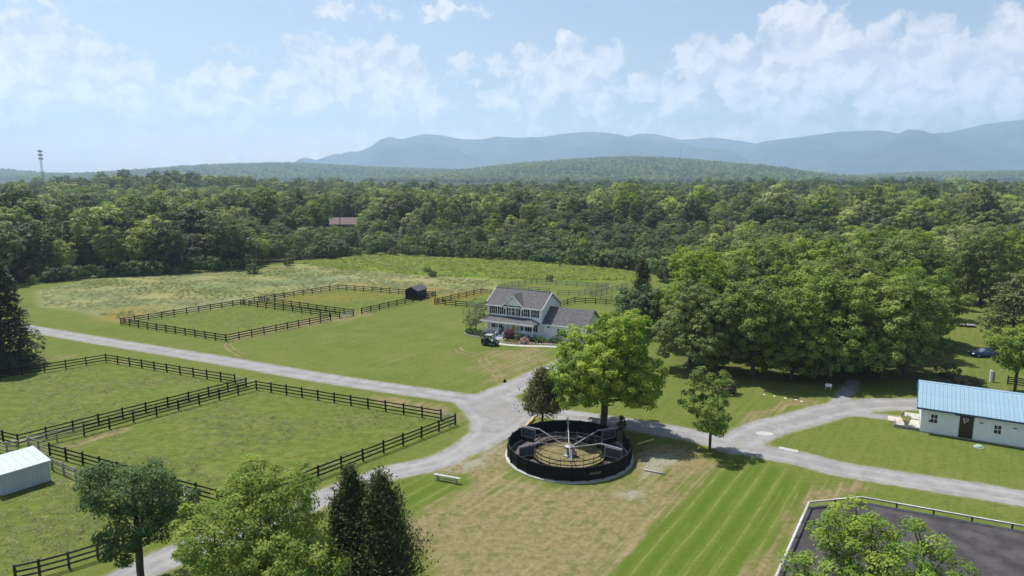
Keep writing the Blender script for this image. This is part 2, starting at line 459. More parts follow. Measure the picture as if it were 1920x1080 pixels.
def ground_material():
    m = bpy.data.materials.new('ground_cover'); m.use_nodes = True
    nt = m.node_tree; nt.nodes.clear(); b = NB(nt)
    p = b.n('ShaderNodeBsdfPrincipled'); out = b.n('ShaderNodeOutputMaterial'); b.link(p.outputs[0], out.inputs[0])
    pos = b.n('ShaderNodeNewGeometry').outputs['Position']
    big = b.noise(pos, .035, 4, .55); mid = b.noise(pos, .22, 6, .62); fin = b.noise(pos, 1.6, 6, .7); vfin = b.noise(pos, 7.0, 4, .7)
    tuft = b.noise(pos, .75, 5, .72); grain = b.noise(pos, 3.4, 3, .75)
    g = b.mixc(b.ramp(big, .35, .65), (.118, .156, .030), (.148, .174, .038))
    g = b.mixc(b.ramp(mid, .38, .68), g, (.172, .184, .052))
    g = b.mixc(b.math('MULTIPLY', b.ramp(fin, .42, .72), .75), g, (.070, .104, .019))
    g = b.mixc(b.math('MULTIPLY', b.ramp(vfin, .45, .72), .6), g, (.205, .218, .075))
    spot = b.ramp(b.math('ADD', b.noise(pos, .09, 5, .65), b.math('MULTIPLY', b.math('SUBTRACT', fin, .5), .25)), .56, .70)
    g = b.mixc(b.math('MULTIPLY', spot, .45), g, (.205, .185, .080))
    g = b.mixc(b.math('MULTIPLY', b.ramp(grain, .50, .72), .55), g, (.062, .092, .017))
    rot = b.n('ShaderNodeVectorRotate', rotation_type='Z_AXIS'); b.link(pos, rot.inputs['Vector']); rot.inputs['Angle'].default_value = STRIPE_ANG
    slow = b.n('ShaderNodeVectorMath', operation='MULTIPLY'); b.link(rot.outputs[0], slow.inputs[0]); slow.inputs[1].default_value = (.07, 1.7, 1)
    lane_n = b.noise(slow.outputs[0], 1.0, 4, .6)
    g = b.mixc(b.math('MULTIPLY', b.ramp(lane_n, .50, .66), .35), g, (.185, .195, .062))
    g = b.mixc(b.math('MULTIPLY', b.ramp(lane_n, .46, .36), .30), g, (.085, .120, .022))
    # paddock grass: patchier, yellow tufts
    pad = b.attr('pad')
    pg = b.mixc(b.ramp(tuft, .38, .66), (.098, .138, .026), (.185, .205, .050))
    pg = b.mixc(b.math('MULTIPLY', b.ramp(mid, .55, .72), .55), pg, (.225, .210, .08))
    pg = b.mixc(b.math('MULTIPLY', b.ramp(grain, .50, .70), .55), pg, (.070, .100, .020))
    g = b.mixc(b.math('MULTIPLY', pad, .75), g, pg)
    # mowing stripes
    sx = b.n('ShaderNodeSeparateXYZ'); b.link(rot.outputs[0], sx.inputs[0])
    wob = b.math('ADD', sx.outputs[1], b.math('MULTIPLY', b.noise(pos, .06, 2, .5), .9))
    wv = b.math('SINE', b.math('MULTIPLY', wob, 2 * math.pi / 1.75))
    wv2 = b.math('SINE', b.math('MULTIPLY', wob, 2 * math.pi / 0.58))
    strip = b.attr('stripe')
    sg = b.mixc(b.ramp(wv, -.8, 1.0), (.102, .148, .022), (.132, .172, .034))
    streak = b.math('MULTIPLY', b.ramp(wv, .86, .998), b.ramp(b.noise(pos, .5, 4, .6), .30, .6))
    sg = b.mixc(b.math('MULTIPLY', streak, .6), sg, (.27, .25, .11))
    sg = b.mixc(b.math('MULTIPLY', b.ramp(fin, .45, .75), .4), sg, (.066, .105, .017))
    sg = b.mixc(b.math('MULTIPLY', b.ramp(grain, .48, .70), .45), sg, (.060, .095, .015))
    sg = b.mixc(b.math('MULTIPLY', b.ramp(lane_n, .55, .68), .45), sg, (.215, .215, .080))
    g = b.mixc(strip, g, sg)
    # meadow: grey green and straw swathes
    md = b.attr('meadow')
    sw = b.noise(b.vmath('MULTIPLY', pos, (.5, 1.0, 1)), .07, 5, .6, dist=.6)
    mc = b.mixc(b.ramp(sw, .36, .6), (.150, .190, .085), (.275, .255, .125))
    mc = b.mixc(b.math('MULTIPLY', b.ramp(b.noise(pos, .045, 3, .6), .5, .64), .7), mc, (.200, .225, .140))
    mc = b.mixc(b.math('MULTIPLY', b.ramp(fin, .45, .7), .45), mc, (.330, .300, .160))
    g = b.mixc(md, g, mc)
    g = b.mixc(b.math('MULTIPLY', b.attr('weed'), .9), g, b.mixc(b.ramp(mid, .4, .65), (.105, .200, .018), (.215, .265, .032)))
    orm = b.math('MULTIPLY', b.attr('orange'), b.ramp(mid, .3, .6))
    g = b.mixc(b.math('MULTIPLY', orm, .9), g, (.265, .180, .045))
    # dry, worn grass
    dry = b.math('ADD', b.attr('dry'), b.math('ADD', b.math('MULTIPLY', b.math('SUBTRACT', mid, .5), 1.2), b.math('MULTIPLY', b.math('SUBTRACT', lane_n, .5), 1.8)))
    dry = b.math('ADD', dry, b.math('MULTIPLY', b.math('SUBTRACT', big, .5), 1.2))
    dry = b.math('MULTIPLY', b.ramp(dry, .22, .80), b.ramp(b.attr('dry'), .02, .2))
    dc = b.mixc(b.ramp(fin, .35, .65), (.195, .158, .084), (.300, .232, .140))
    dc = b.mixc(b.math('MULTIPLY', b.ramp(tuft, .50, .64), .7), dc, (.108, .130, .036))
    dc = b.mixc(b.math('MULTIPLY', b.ramp(grain, .5, .7), .5), dc, (.090, .086, .040))
    stre = b.math('MULTIPLY', b.ramp(lane_n, .52, .66), b.ramp(b.noise(pos, .35, 4, .6), .35, .6))
    dc = b.mixc(b.math('MULTIPLY', stre, .5), dc, (.375, .295, .185))
    g = b.mixc(dry, g, dc)
    gr = b.math('ADD', b.attr('gravel'), b.math('MULTIPLY', b.math('SUBTRACT', b.noise(pos, .6, 6, .7), .5), 2.2))
    gr = b.math('MULTIPLY', b.ramp(gr, .45, .95), b.ramp(b.attr('gravel'), .02, .2))
    speck = b.noise(pos, 5, 3, .8)
    gcol = b.mixc(b.ramp(speck, .35, .7), (.235, .215, .195), (.43, .405, .375))
    g = b.mixc(b.math('MULTIPLY', gr, .8), g, gcol)
    lt = b.ramp(b.math('ADD', b.attr('litter'), b.math('MULTIPLY', b.math('SUBTRACT', mid, .5), .9)), .3, .7)
    g = b.mixc(b.math('MULTIPLY', lt, .55), g, b.mixc(b.ramp(fin, .4, .65), (.085, .082, .035), (.150, .120, .075)))
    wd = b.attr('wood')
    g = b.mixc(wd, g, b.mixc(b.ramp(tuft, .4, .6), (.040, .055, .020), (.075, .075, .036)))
    # gravel roads from the distance to the road edge
    rd = b.attr('road')
    rdn = b.math('ADD', rd, b.math('ADD', b.math('MULTIPLY', b.math('SUBTRACT', b.noise(pos, .9, 5, .7), .5), 1.1), b.math('MULTIPLY', b.math('SUBTRACT', vfin, .5), .5)))
    g = b.mixc(1.0, g, (.79, .83, .70), blend='MULTIPLY')
    verge = b.ramp(rdn, .6, .05)
    vc = b.mixc(b.ramp(fin, .4, .6), (.20, .185, .10), (.315, .285, .215))
    g = b.mixc(b.math('MULTIPLY', verge, .5), g, vc)
    mask = b.ramp(rdn, .12, -.12)
    rc = b.mixc(b.ramp(b.noise(pos, .5, 6, .7), .35, .65), (.200, .196, .192), (.280, .274, .268))
    trk = b.math('MULTIPLY', b.ramp(b.math('ABSOLUTE', b.math('ADD', rd, 1.0)), .55, .1), .35)
    rc = b.mixc(trk, rc, (.345, .339, .331))
    rc = b.mixc(b.math('MULTIPLY', b.ramp(grain, .5, .7), .4), rc, (.17, .165, .16))
    crown = b.math('MULTIPLY', b.ramp(rd, -1.5, -1.95), b.ramp(b.noise(pos, .25, 5, .7), .45, .65))
    rc = b.mixc(b.math('MULTIPLY', crown, .5), rc, (.21, .20, .15))
    rc = b.mixc(b.math('MULTIPLY', b.ramp(speck, .55, .8), .5), rc, (.20, .195, .19))
    patch = b.math('MULTIPLY', b.ramp(b.noise(pos, .11, 4, .6), .5, .66), .5)
    rc = b.mixc(patch, rc, (.205, .20, .198))
    g = b.mixc(mask, g, rc)
    b.link(g, p.inputs['Base Color'])
    p.inputs['Roughness'].default_value = .95
    p.inputs['Specular IOR Level'].default_value = .08
    bp = b.n('ShaderNodeBump'); bp.inputs['Distance'].default_value = .12
    b.link(b.ramp(mask, 0, 1, .75, .12), bp.inputs['Strength'])
    hgt = b.math('ADD', b.math('MULTIPLY', fin, .8), b.math('ADD', b.math('MULTIPLY', vfin, .5), b.math('MULTIPLY', tuft, b.ramp(pad, 0, 1, .4, 1.6))))
    b.link(hgt, bp.inputs['Height']); b.link(bp.outputs[0], p.inputs['Normal'])
    return m
sa, sb2 = G(1230, 1080), G(1392, 880)
STRIPE_ANG = -math.atan2(sb2.y - sa.y, sb2.x - sa.x)
M['ground'] = ground_material()
ny, nx = XX.shape
idx = np.arange(ny * nx).reshape(ny, nx)
quads = np.stack([idx[:-1, :-1], idx[:-1, 1:], idx[1:, 1:], idx[1:, :-1]], -1).reshape(-1, 4)
V = np.stack([XX, YY, ZZ], -1).reshape(-1, 3)
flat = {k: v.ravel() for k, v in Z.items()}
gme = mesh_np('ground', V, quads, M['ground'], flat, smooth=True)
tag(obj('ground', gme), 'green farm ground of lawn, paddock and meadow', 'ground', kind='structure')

# roads: their own sheets a centimetre up, the edge worn by the material
names = list(rf); near_road = np.stack([rf[k] for k in names]).argmin(0)
cell_sdf = road_sdf[:-1, :-1]; cell_own = near_road[:-1, :-1]
RLAB = {'road': 'long pale gravel farm road crossing the lawns from the dark spruce', 'driveway': 'gravel driveway curving up to the white house',
        'lane': 'gravel lane from the junction down behind the two junipers', 'barn_road': 'gravel turn-off leading to the blue-roofed barn',
        'wood_track': 'shaded dirt track entering the grove', 'barn_path': 'short gravel strip ending at the barn deck'}
for i, k in enumerate(names):
    sel = ((cell_sdf < .9) & (cell_own == i)).ravel()
    q = quads[sel]
    used, inv = np.unique(q, return_inverse=True)
    v = V[used].copy(); v[:, 2] += .012
    me = mesh_np(k, v, inv.reshape(-1, 4), M['ground'], {a: c[used] for a, c in flat.items()}, smooth=True)
    tag(obj(k, me), RLAB[k], 'road', kind='structure')

# worn wheel tracks in the house lawn
def track(name, pts, w, label, dryness=1.0, z=.008):
    line = smooth_line(P2(pts), 10)
    vs = []; dr = []
    for i, p in enumerate(line):
        a = Vector(line[max(i-1, 0)]); c = Vector(line[min(i+1, len(line)-1)])
        t = (c - a).normalized(); nrm = Vector((-t.y, t.x))
        fade = min(1, i / 6, (len(line) - 1 - i) / 6)
        for s_, d_ in ((-1, 0), (-.4, 1), (.4, 1), (1, 0)):
            q = Vector(p) + nrm * s_ * w
            vs.append((q.x, q.y, z)); dr.append(d_ * fade * dryness * 1.6)
    n = len(line)
    f = [(i*4+4+j, i*4+4+j+1, i*4+j+1, i*4+j) for i in range(n-1) for j in range(3)]
    vs = np.array(vs); at = {k: np.zeros(len(vs)) for k in Z}; at['dry'] = np.array(dr); at['road'] = np.full(len(vs), 6.0)
    tag(obj(name, mesh_np(name, vs, np.array(f), M['ground'], at)), label, 'wheel track', kind='structure')
TR = [([(935,722),(922,700),(902,682),(900,672),(915,664),(945,660)], 12, .9, 'pale curved wheel track worn into the lawn before the house'),
      ([(960,655),(985,664),(1005,676),(1018,682)], 10, .8, 'pale wheel track slanting across the lawn to the driveway'),
      ([(852,652),(858,660),(880,666),(905,668)], 9, .8, 'pale wheel track turning beside the utility vehicle'),
      ([(424,640),(424,652),(436,662),(460,674)], 9, .6, 'pale wheel track leaving the road at the paddock corner')]
for n_, (pts_, off, dr_, lb_) in enumerate(TR):
    for k in (0, 1):
        track('wheel_track', [(a + k * off, b - k * off * .38) for a, b in pts_], .30, lb_, dr_, .008 + .004 * (2 * n_ + k))

# ------------------------------------------------------------------ hills and mountains
def far_point(px, py, D):
    d = px_dir(px, py); t = D / d.y
    return d.x * t, CAM_H + d.z * t
def hill(name, prof, D, front, back, material, label, rough, nx=150, ny=26, drop=0.0, seed=0):
    pts = [far_point(a, b, D) for a, b in prof]
    hx = np.array([p[0] for p in pts]); hz = np.array([p[1] for p in pts]) - drop
    X = np.linspace(hx[0], hx[-1], nx)
    hz_s = np.interp(X, hx, hz)
    ker = np.array([1, 2, 3, 2, 1]) / 9; hz_s = np.convolve(np.pad(hz_s, 2, mode='edge'), ker, 'valid')
    rg = np.random.default_rng(seed)
    T = np.concatenate([np.linspace(-1, 0, ny), np.linspace(0, 1, ny // 2)[1:]])
    XXh, TT = np.meshgrid(X, T)
    Yh = D + np.where(TT < 0, TT * front, TT * back)
    prof_t = np.where(TT < 0, (np.cos(np.clip(-TT, 0, 1) * math.pi) * .5 + .5) ** .8, np.cos(np.clip(TT, 0, 1) * math.pi) * .5 + .5)
    n = np.zeros_like(XXh)
    for o_ in range(5):
        fr = rough[1] * 1.9 ** o_
        n += (np.sin(XXh * fr + rg.uniform(0, 6) + 2 * np.sin(Yh * fr * .5 + rg.uniform(0, 6))) * np.cos(Yh * fr * .8 + rg.uniform(0, 6))) * .55 ** o_
    zz = np.maximum(hz_s[None, :], 0) * prof_t + n * rough[0] * prof_t * (1 - prof_t) * 4
    zz = np.where(prof_t <= 1e-4, -2, zz)
    v = np.stack([XXh, Yh, zz], -1).reshape(-1, 3)
    r_, c_ = XXh.shape; id_ = np.arange(r_ * c_).reshape(r_, c_)
    f = np.stack([id_[:-1, :-1], id_[:-1, 1:], id_[1:, 1:], id_[1:, :-1]], -1).reshape(-1, 4)
    o = obj(name, mesh_np(name, v, f, material, smooth=True))
    tag(o, label, 'hill', kind='structure')
    return XXh, Yh, zz
M['far_wood'] = mat('far_wood', (.080, .105, .036), 1, .55, .0035, 0, spec=0, col2=(.018, .032, .012))
M['hill_wood'] = mat('hill_wood', (.060, .085, .030), 1, .5, .04, 0, spec=0, col2=(.034, .052, .020))
MA = [(480,330),(560,318),(615,303),(650,297),(690,288),(722,276),(740,267),(770,258),(800,251),(830,254),(870,262),(915,266),(960,264),(1010,260),(1060,251),(1110,247),(1150,251),(1200,262),(1260,274),(1330,284),(1400,300),(1500,326)]
MBk = [(1060,300),(1120,275),(1170,258),(1200,250),(1230,252),(1270,262),(1300,261),(1330,258),(1365,263),(1400,268),(1440,280),(1520,300)]
MC = [(1330,318),(1365,292),(1400,277),(1430,265),(1500,257),(1570,248),(1640,252),(1700,254),(1760,252),(1800,244),(1850,232),(1920,224),(2000,218),(2150,230),(2350,300)]
hill('mountain', MBk, 13000, 2300, 700, M['far_wood'], 'pale blue mountain pair behind the notch', (120, .0016), seed=3)
hill('mountain', MA, 11700, 3600, 1000, M['far_wood'], 'long blue mountain with a blunt peak above the white house', (190, .0016), seed=1)
hill('mountain', MC, 10900, 3600, 1000, M['far_wood'], 'broad blue mountain rising above the barn roof side', (190, .0016), seed=2)
HL = [(-300,300),(-100,305),(0,315),(50,320),(100,324),(230,324),(330,318),(420,308),(500,305),(560,304),(650,309),(750,314),(900,317),(1050,320),(1200,326)]
HC = [(760,330),(850,320),(950,308),(1050,300),(1120,295),(1180,293),(1250,296),(1330,304),(1400,317),(1460,331),(1520,343)]
HR = [(1420,342),(1500,337),(1560,332),(1650,325),(1720,322),(1800,320),(1920,322),(2100,312),(2300,330)]
HILLS = [hill('hill', HL, 4500, 1700, 500, M['hill_wood'], 'low wooded hill beyond the mast, behind the wood', (8, .006), drop=13, seed=4),
         hill('hill', HC, 3500, 1500, 400, M['hill_wood'], 'rounded wooded hill with a thin mast on its shoulder', (7, .007), drop=13, seed=5),
         hill('hill', HR, 3900, 1600, 400, M['hill_wood'], 'low wooded hill in front of the broad mountain', (7, .007), drop=13, seed=6)]

# ------------------------------------------------------------------ summer haze: one closed box of even, pale air
hz = MB(); hz.box(-14500, 14500, -3300, 14300, -3.5, 1120)
hm = bpy.data.materials.new('haze_air'); hm.use_nodes = True
hm.node_tree.nodes.clear(); hb = NB(hm.node_tree)
pv = hb.n('ShaderNodeVolumePrincipled'); ho = hb.n('ShaderNodeOutputMaterial'); hb.link(pv.outputs[0], ho.inputs['Volume'])
pv.inputs['Color'].default_value = (.56, .74, 1.0, 1)
pv.inputs['Absorption Color'].default_value = (0, 0, 0, 1)
pv.inputs['Density'].default_value = 1.28e-4
pv.inputs['Anisotropy'].default_value = 0.25
tag(hz.build('haze', hm), 'thin pale blue summer haze over the valley', 'haze', kind='stuff')
# ------------------------------------------------------------------ trees
def leaf_material(name, cols, trans=.34, hue_var=.5, rough=.6, up_n=0.0):
    """cols: dark, mid, light leaf colours; picks by leaf tone and by tree"""
    m = bpy.data.materials.new(name); m.use_nodes = True
    nt = m.node_tree; nt.nodes.clear(); b = NB(nt)
    tone = b.attr('tone'); rnd = b.n('ShaderNodeObjectInfo').outputs['Random']
    t = b.math('ADD', tone, b.math('MULTIPLY', b.math('SUBTRACT', rnd, .5), hue_var))
    c = b.mixc(b.ramp(t, 0, .5, 0, 1, False), cols[0], cols[1])
    c = b.mixc(b.ramp(t, .5, 1, 0, 1, False), c, cols[2])
    h = b.n('ShaderNodeHueSaturation'); b.link(c, h.inputs['Color'])
    r2 = b.math('FRACT', b.math('MULTIPLY', rnd, 17.31))
    b.link(b.ramp(r2, 0, 1, 1 - .40 * hue_var, 1 + .32 * hue_var, False), h.inputs['Value'])
    b.link(b.ramp(b.math('FRACT', b.math('MULTIPLY', rnd, 7.77)), 0, 1, 1 - .35 * hue_var, 1 + .1 * hue_var, False), h.inputs['Saturation'])
    c = h.outputs[0]
    p = b.n('ShaderNodeBsdfPrincipled'); b.link(c, p.inputs['Base Color'])
    p.inputs['Roughness'].default_value = rough; p.inputs['Specular IOR Level'].default_value = .25
    tr = b.n('ShaderNodeBsdfTranslucent')
    if up_n:     # grasses: blades blur into a sward that faces the sky
        nn = b.vmath('NORMALIZE', b.vmath('ADD', b.vmath('MULTIPLY', b.n('ShaderNodeNewGeometry').outputs['Normal'], (1 - up_n,) * 3), (0, 0, up_n)))
        b.link(nn, p.inputs['Normal'])
    b.link(b.mixc(1.0, c, (1.25, 1.2, .55), blend='MULTIPLY'), tr.inputs[0])
    mx = b.n('ShaderNodeMixShader'); mx.inputs[0].default_value = trans
    b.link(p.outputs[0], mx.inputs[1]); b.link(tr.outputs[0], mx.inputs[2])
    o = b.n('ShaderNodeOutputMaterial'); b.link(mx.outputs[0], o.inputs[0])
    return m
L = {}
L['forest'] = leaf_material('leaf_forest', ((0.102, 0.168, 0.036), (0.198, 0.282, 0.055), (0.342, 0.408, 0.084)), hue_var=1.0, trans=.42)
L['wood_dark'] = leaf_material('leaf_wood_dark', ((0.052, 0.098, 0.030), (0.092, 0.149, 0.044), (0.149, 0.213, 0.060)), hue_var=.5)
L['maple'] = leaf_material('leaf_maple', ((0.114, 0.204, 0.024), (0.216, 0.330, 0.034), (0.396, 0.480, 0.060)), hue_var=.0, trans=.42)
L['maple2'] = leaf_material('leaf_maple_fresh', ((0.098, 0.178, 0.025), (0.184, 0.287, 0.037), (0.322, 0.414, 0.060)), hue_var=.0)
L['dark'] = leaf_material('leaf_dark', ((0.048, 0.098, 0.032), (0.083, 0.147, 0.041), (0.138, 0.207, 0.060)), hue_var=.1)
L['grove'] = leaf_material('leaf_grove', ((0.110, 0.183, 0.029), (0.195, 0.293, 0.044), (0.305, 0.397, 0.063)), hue_var=.6, trans=.42)
L['bright'] = leaf_material('leaf_bright', ((0.130, 0.205, 0.032), (0.216, 0.308, 0.050), (0.324, 0.410, 0.084)), hue_var=.0, trans=.42)
L['juniper'] = leaf_material('leaf_juniper', ((.045, .062, .018), (.078, .098, .026), (.125, .140, .040)), trans=.25, hue_var=.15)
L['brown_juniper'] = leaf_material('leaf_brown_juniper', ((.100, .104, .036), (.165, .158, .056), (.220, .200, .080)), trans=.25, hue_var=.0)
L['spruce'] = leaf_material('leaf_spruce', ((.020, .040, .018), (.034, .060, .024), (.060, .090, .034)), trans=.15, hue_var=.1)
L['pine'] = leaf_material('leaf_pine', ((.085, .125, .040), (.135, .180, .058), (.200, .235, .085)), trans=.2, hue_var=.2)
L['birch'] = leaf_material('leaf_birch', ((.120, .155, .070), (.185, .220, .100), (.250, .280, .140)), hue_var=.0)
L['shrub'] = leaf_material('leaf_shrub', ((.060, .110, .030), (.100, .160, .042), (.160, .220, .060)), hue_var=.6)
L['red'] = leaf_material('leaf_red', ((.075, .006, .012), (.150, .012, .022), (.260, .030, .045)), hue_var=.0)
L['pink'] = leaf_material('leaf_pink', ((.30, .17, .15), (.42, .27, .24), (.55, .40, .36)), hue_var=.0)
L['weed'] = leaf_material('leaf_weed', ((.110, .200, .020), (.200, .285, .030), (.290, .340, .045)), hue_var=.6, trans=.3, up_n=.75)
L['straw'] = leaf_material('leaf_straw', ((.170, .210, .110), (.280, .290, .150), (.400, .370, .200)), hue_var=.6, trans=.25, up_n=.8)
L['turf'] = leaf_material('leaf_turf', ((.120, .155, .032), (.190, .215, .052), (.260, .260, .090)), hue_var=.6, trans=.2, up_n=.85)

def unit(v):
    return v / (np.linalg.norm(v, axis=-1, keepdims=True) + 1e-9)
def leaf_quads(P, N, S, rg, aspect=.62, T=None):
    """diamond leaves (sprays): centre P, normal N, size S"""
    n = len(P)
    if T is None: T = rg.normal(size=(n, 3))
    T = unit(T - (T * N).sum(1, keepdims=True) * N)
    B = np.cross(N, T)
    S = np.asarray(S).reshape(-1, 1)
    a = P + T * S * .5; c = P - T * S * .5
    k = rg.uniform(-.15, .2, (n, 1))
    b_ = P + B * S * .5 * aspect + T * S * k - N * S * .08; d = P - B * S * .5 * aspect + T * S * k - N * S * .08
    v = np.stack([a, b_, c, d], 1).reshape(-1, 3)
    return v, np.arange(4 * n).reshape(n, 4)
def tubes(edges, rg, n=5):
    """edges: list of (p0, p1, r0, r1)"""
    if not edges: return np.zeros((0, 3)), np.zeros((0, 4), int)
    p0 = np.array([e[0] for e in edges], float); p1 = np.array([e[1] for e in edges], float)
    r0 = np.array([e[2] for e in edges]); r1 = np.array([e[3] for e in edges])
    d = unit(p1 - p0); ref = np.where(np.abs(d[:, 2:3]) > .95, np.array([[1., 0, 0]]), np.array([[0, 0, 1.]]))
    a = unit(np.cross(d, ref)); b = np.cross(d, a)
    t = np.arange(n) * 2 * math.pi / n
    ring = a[:, None] * np.cos(t)[None, :, None] + b[:, None] * np.sin(t)[None, :, None]
    v = np.concatenate([p0[:, None] + ring * r0[:, None, None], p1[:, None] + ring * r1[:, None, None]], 1).reshape(-1, 3)
    k = np.arange(n); k2 = (k + 1) % n
    f1 = np.stack([k, k2, n + k2, n + k], 1)
    f = (f1[None] + (np.arange(len(edges)) * 2 * n)[:, None, None]).reshape(-1, 4)
    return v, f
def skeleton(trunk_nodes, clumps, r_base, rg, low=.15):
    """joins clump centres to the trunk; pipe-model radii"""
    nodes = [np.array(p, float) for p in trunk_nodes]
    par = [-1] + list(range(len(nodes) - 1))
    nt = len(nodes)
    ctr = np.array([nodes[0][0], nodes[0][1]])
    order = np.argsort(np.hypot(clumps[:, 0] - ctr[0], clumps[:, 1] - ctr[1]) + .35 * clumps[:, 2])
    for i in order:
        p = clumps[i]
        A = np.array(nodes)
        d = np.linalg.norm(A - p, axis=1)
        dz = p[2] - A[:, 2]
        cost = d + np.where(dz < low * d, 3.0 * (low * d - dz), 0)
        cost[0] += 50
        if nt > 3: cost[1] += 4
        j = int(np.argmin(cost))
        if d[j] > 1.6:
            mid = A[j] * .5 + p * .5 + np.array([0, 0, -.06 * d[j]]) + rg.normal(0, .07 * d[j], 3)
            nodes.append(mid); par.append(j); j = len(nodes) - 1
        nodes.append(p); par.append(j)
    w = np.ones(len(nodes))
    for i in range(len(nodes) - 1, 0, -1):
        w[par[i]] += w[i]
    rad = r_base * (w / w[0]) ** .47
    ed = []
    for i in range(1, len(nodes)):
        r1 = rad[i]; r0 = min(rad[par[i]], r1 * 1.5) if i >= nt else rad[par[i]]
        ed.append((nodes[par[i]], nodes[i], r0, r1))
    return ed
def thin_points(pts, dmin, nmax):
    keep = []
    for p in pts:
        if all((p[0]-q[0])**2 + (p[1]-q[1])**2 + (p[2]-q[2])**2 > dmin * dmin for q in keep):
            keep.append(p)
            if len(keep) >= nmax: break
    return np.array(keep)
def clump_leaves(C, rc, n_leaf, leaf, ctr, rg, up=.35, flat=.75, tone_c=.22, tone_l=.12, tone0=.42):
    m = len(C)
    k = n_leaf
    out = unit(C - ctr)
    rcs = (rc * rg.uniform(.7, 1.25, m))
    D = rg.normal(size=(m, k, 3)) + out[:, None] * .55 + np.array([0, 0, up])
    D = unit(D)
    rr = rcs[:, None, None] * rg.uniform(.25, 1.0, (m, k, 1)) ** .6
    P = C[:, None] + D * rr * np.array([1, 1, flat])
    N = unit(D * .8 + out[:, None] * .3 + np.array([0, 0, .5]) + rg.normal(0, .42, (m, k, 3)))
    tone = np.clip(tone0 + rg.normal(0, tone_c, (m, 1)) + rg.normal(0, tone_l, (m, k)), 0, 1)
    S = leaf * rg.uniform(.65, 1.3, (m, k))
    P = P.reshape(-1, 3); N = N.reshape(-1, 3); S = S.ravel(); tone = tone.ravel()
    return P, N, S, tone
def gen_broadleaf(seed, h, r, base, nclump, n_leaf, leaf, rc, bark, leafmat, name, r_base=None, lobes=9, lean=(0, 0), shape=1.0, inner=.30, dmin=None, flat=.75, tone0=.42, trunk_top=.72, tubesides=5, gap=.5, ztop=1.0, skirt=3.0):
    rg = np.random.default_rng(seed)
    zc = base + (h - base) * .47; rz = (h - base) * .5
    dirs = unit(rg.normal(size=(lobes, 3)) + np.array([0, 0, .25]))
    cand = []
    U = unit(rg.normal(size=(nclump * 30, 3)))
    bump = np.max(np.clip(U @ dirs.T, 0, 1) ** 7, axis=1)
    env = (1 - gap * .55) + gap * .6 * bump
    rad = env * rg.uniform(inner, 1, len(U)) ** .55
    zz = U[:, 2]
    az_ = np.clip(np.abs(zz), 0, .999)
    hor = np.where(zz < 0, shape * (1 - az_ ** skirt) ** (1 / skirt) / np.sqrt(1 - az_ ** 2), 1.0)
    P = np.stack([U[:, 0] * rad * r * hor + lean[0] * (zz + 1) * .5, U[:, 1] * rad * r * hor + lean[1] * (zz + 1) * .5, zc + zz * rad * rz * np.where(zz > 0, 1.06 * ztop, .95)], 1)
    C = thin_points(P, dmin or rc * 1.3, nclump)
    tn = [(0, 0, -.15)]
    nseg = 6
    for i in range(1, nseg + 1):
        t = i / nseg
        tn.append((lean[0] * t * .45 + rg.normal(0, .012 * h) * t, lean[1] * t * .45 + rg.normal(0, .012 * h) * t, t * (base + (h - base) * trunk_top)))
    ed = skeleton(tn, C, r_base or h * .022, rg)
    tv, tf = tubes(ed, rg, tubesides)
    ctr = np.array([lean[0] * .4, lean[1] * .4, zc - rz * .25])
    Pl, Nl, Sl, tone = clump_leaves(C, rc, n_leaf, leaf, ctr, rg, flat=flat, tone0=tone0)
    lv, lf = leaf_quads(Pl, Nl, Sl, rg, .68)
    trunk = mesh_np(name + '_trunk', tv, tf, bark, smooth=True)
    crown = mesh_np(name + '_crown', lv, lf, leafmat, {'tone': np.repeat(tone, 4)})
    return trunk, crown
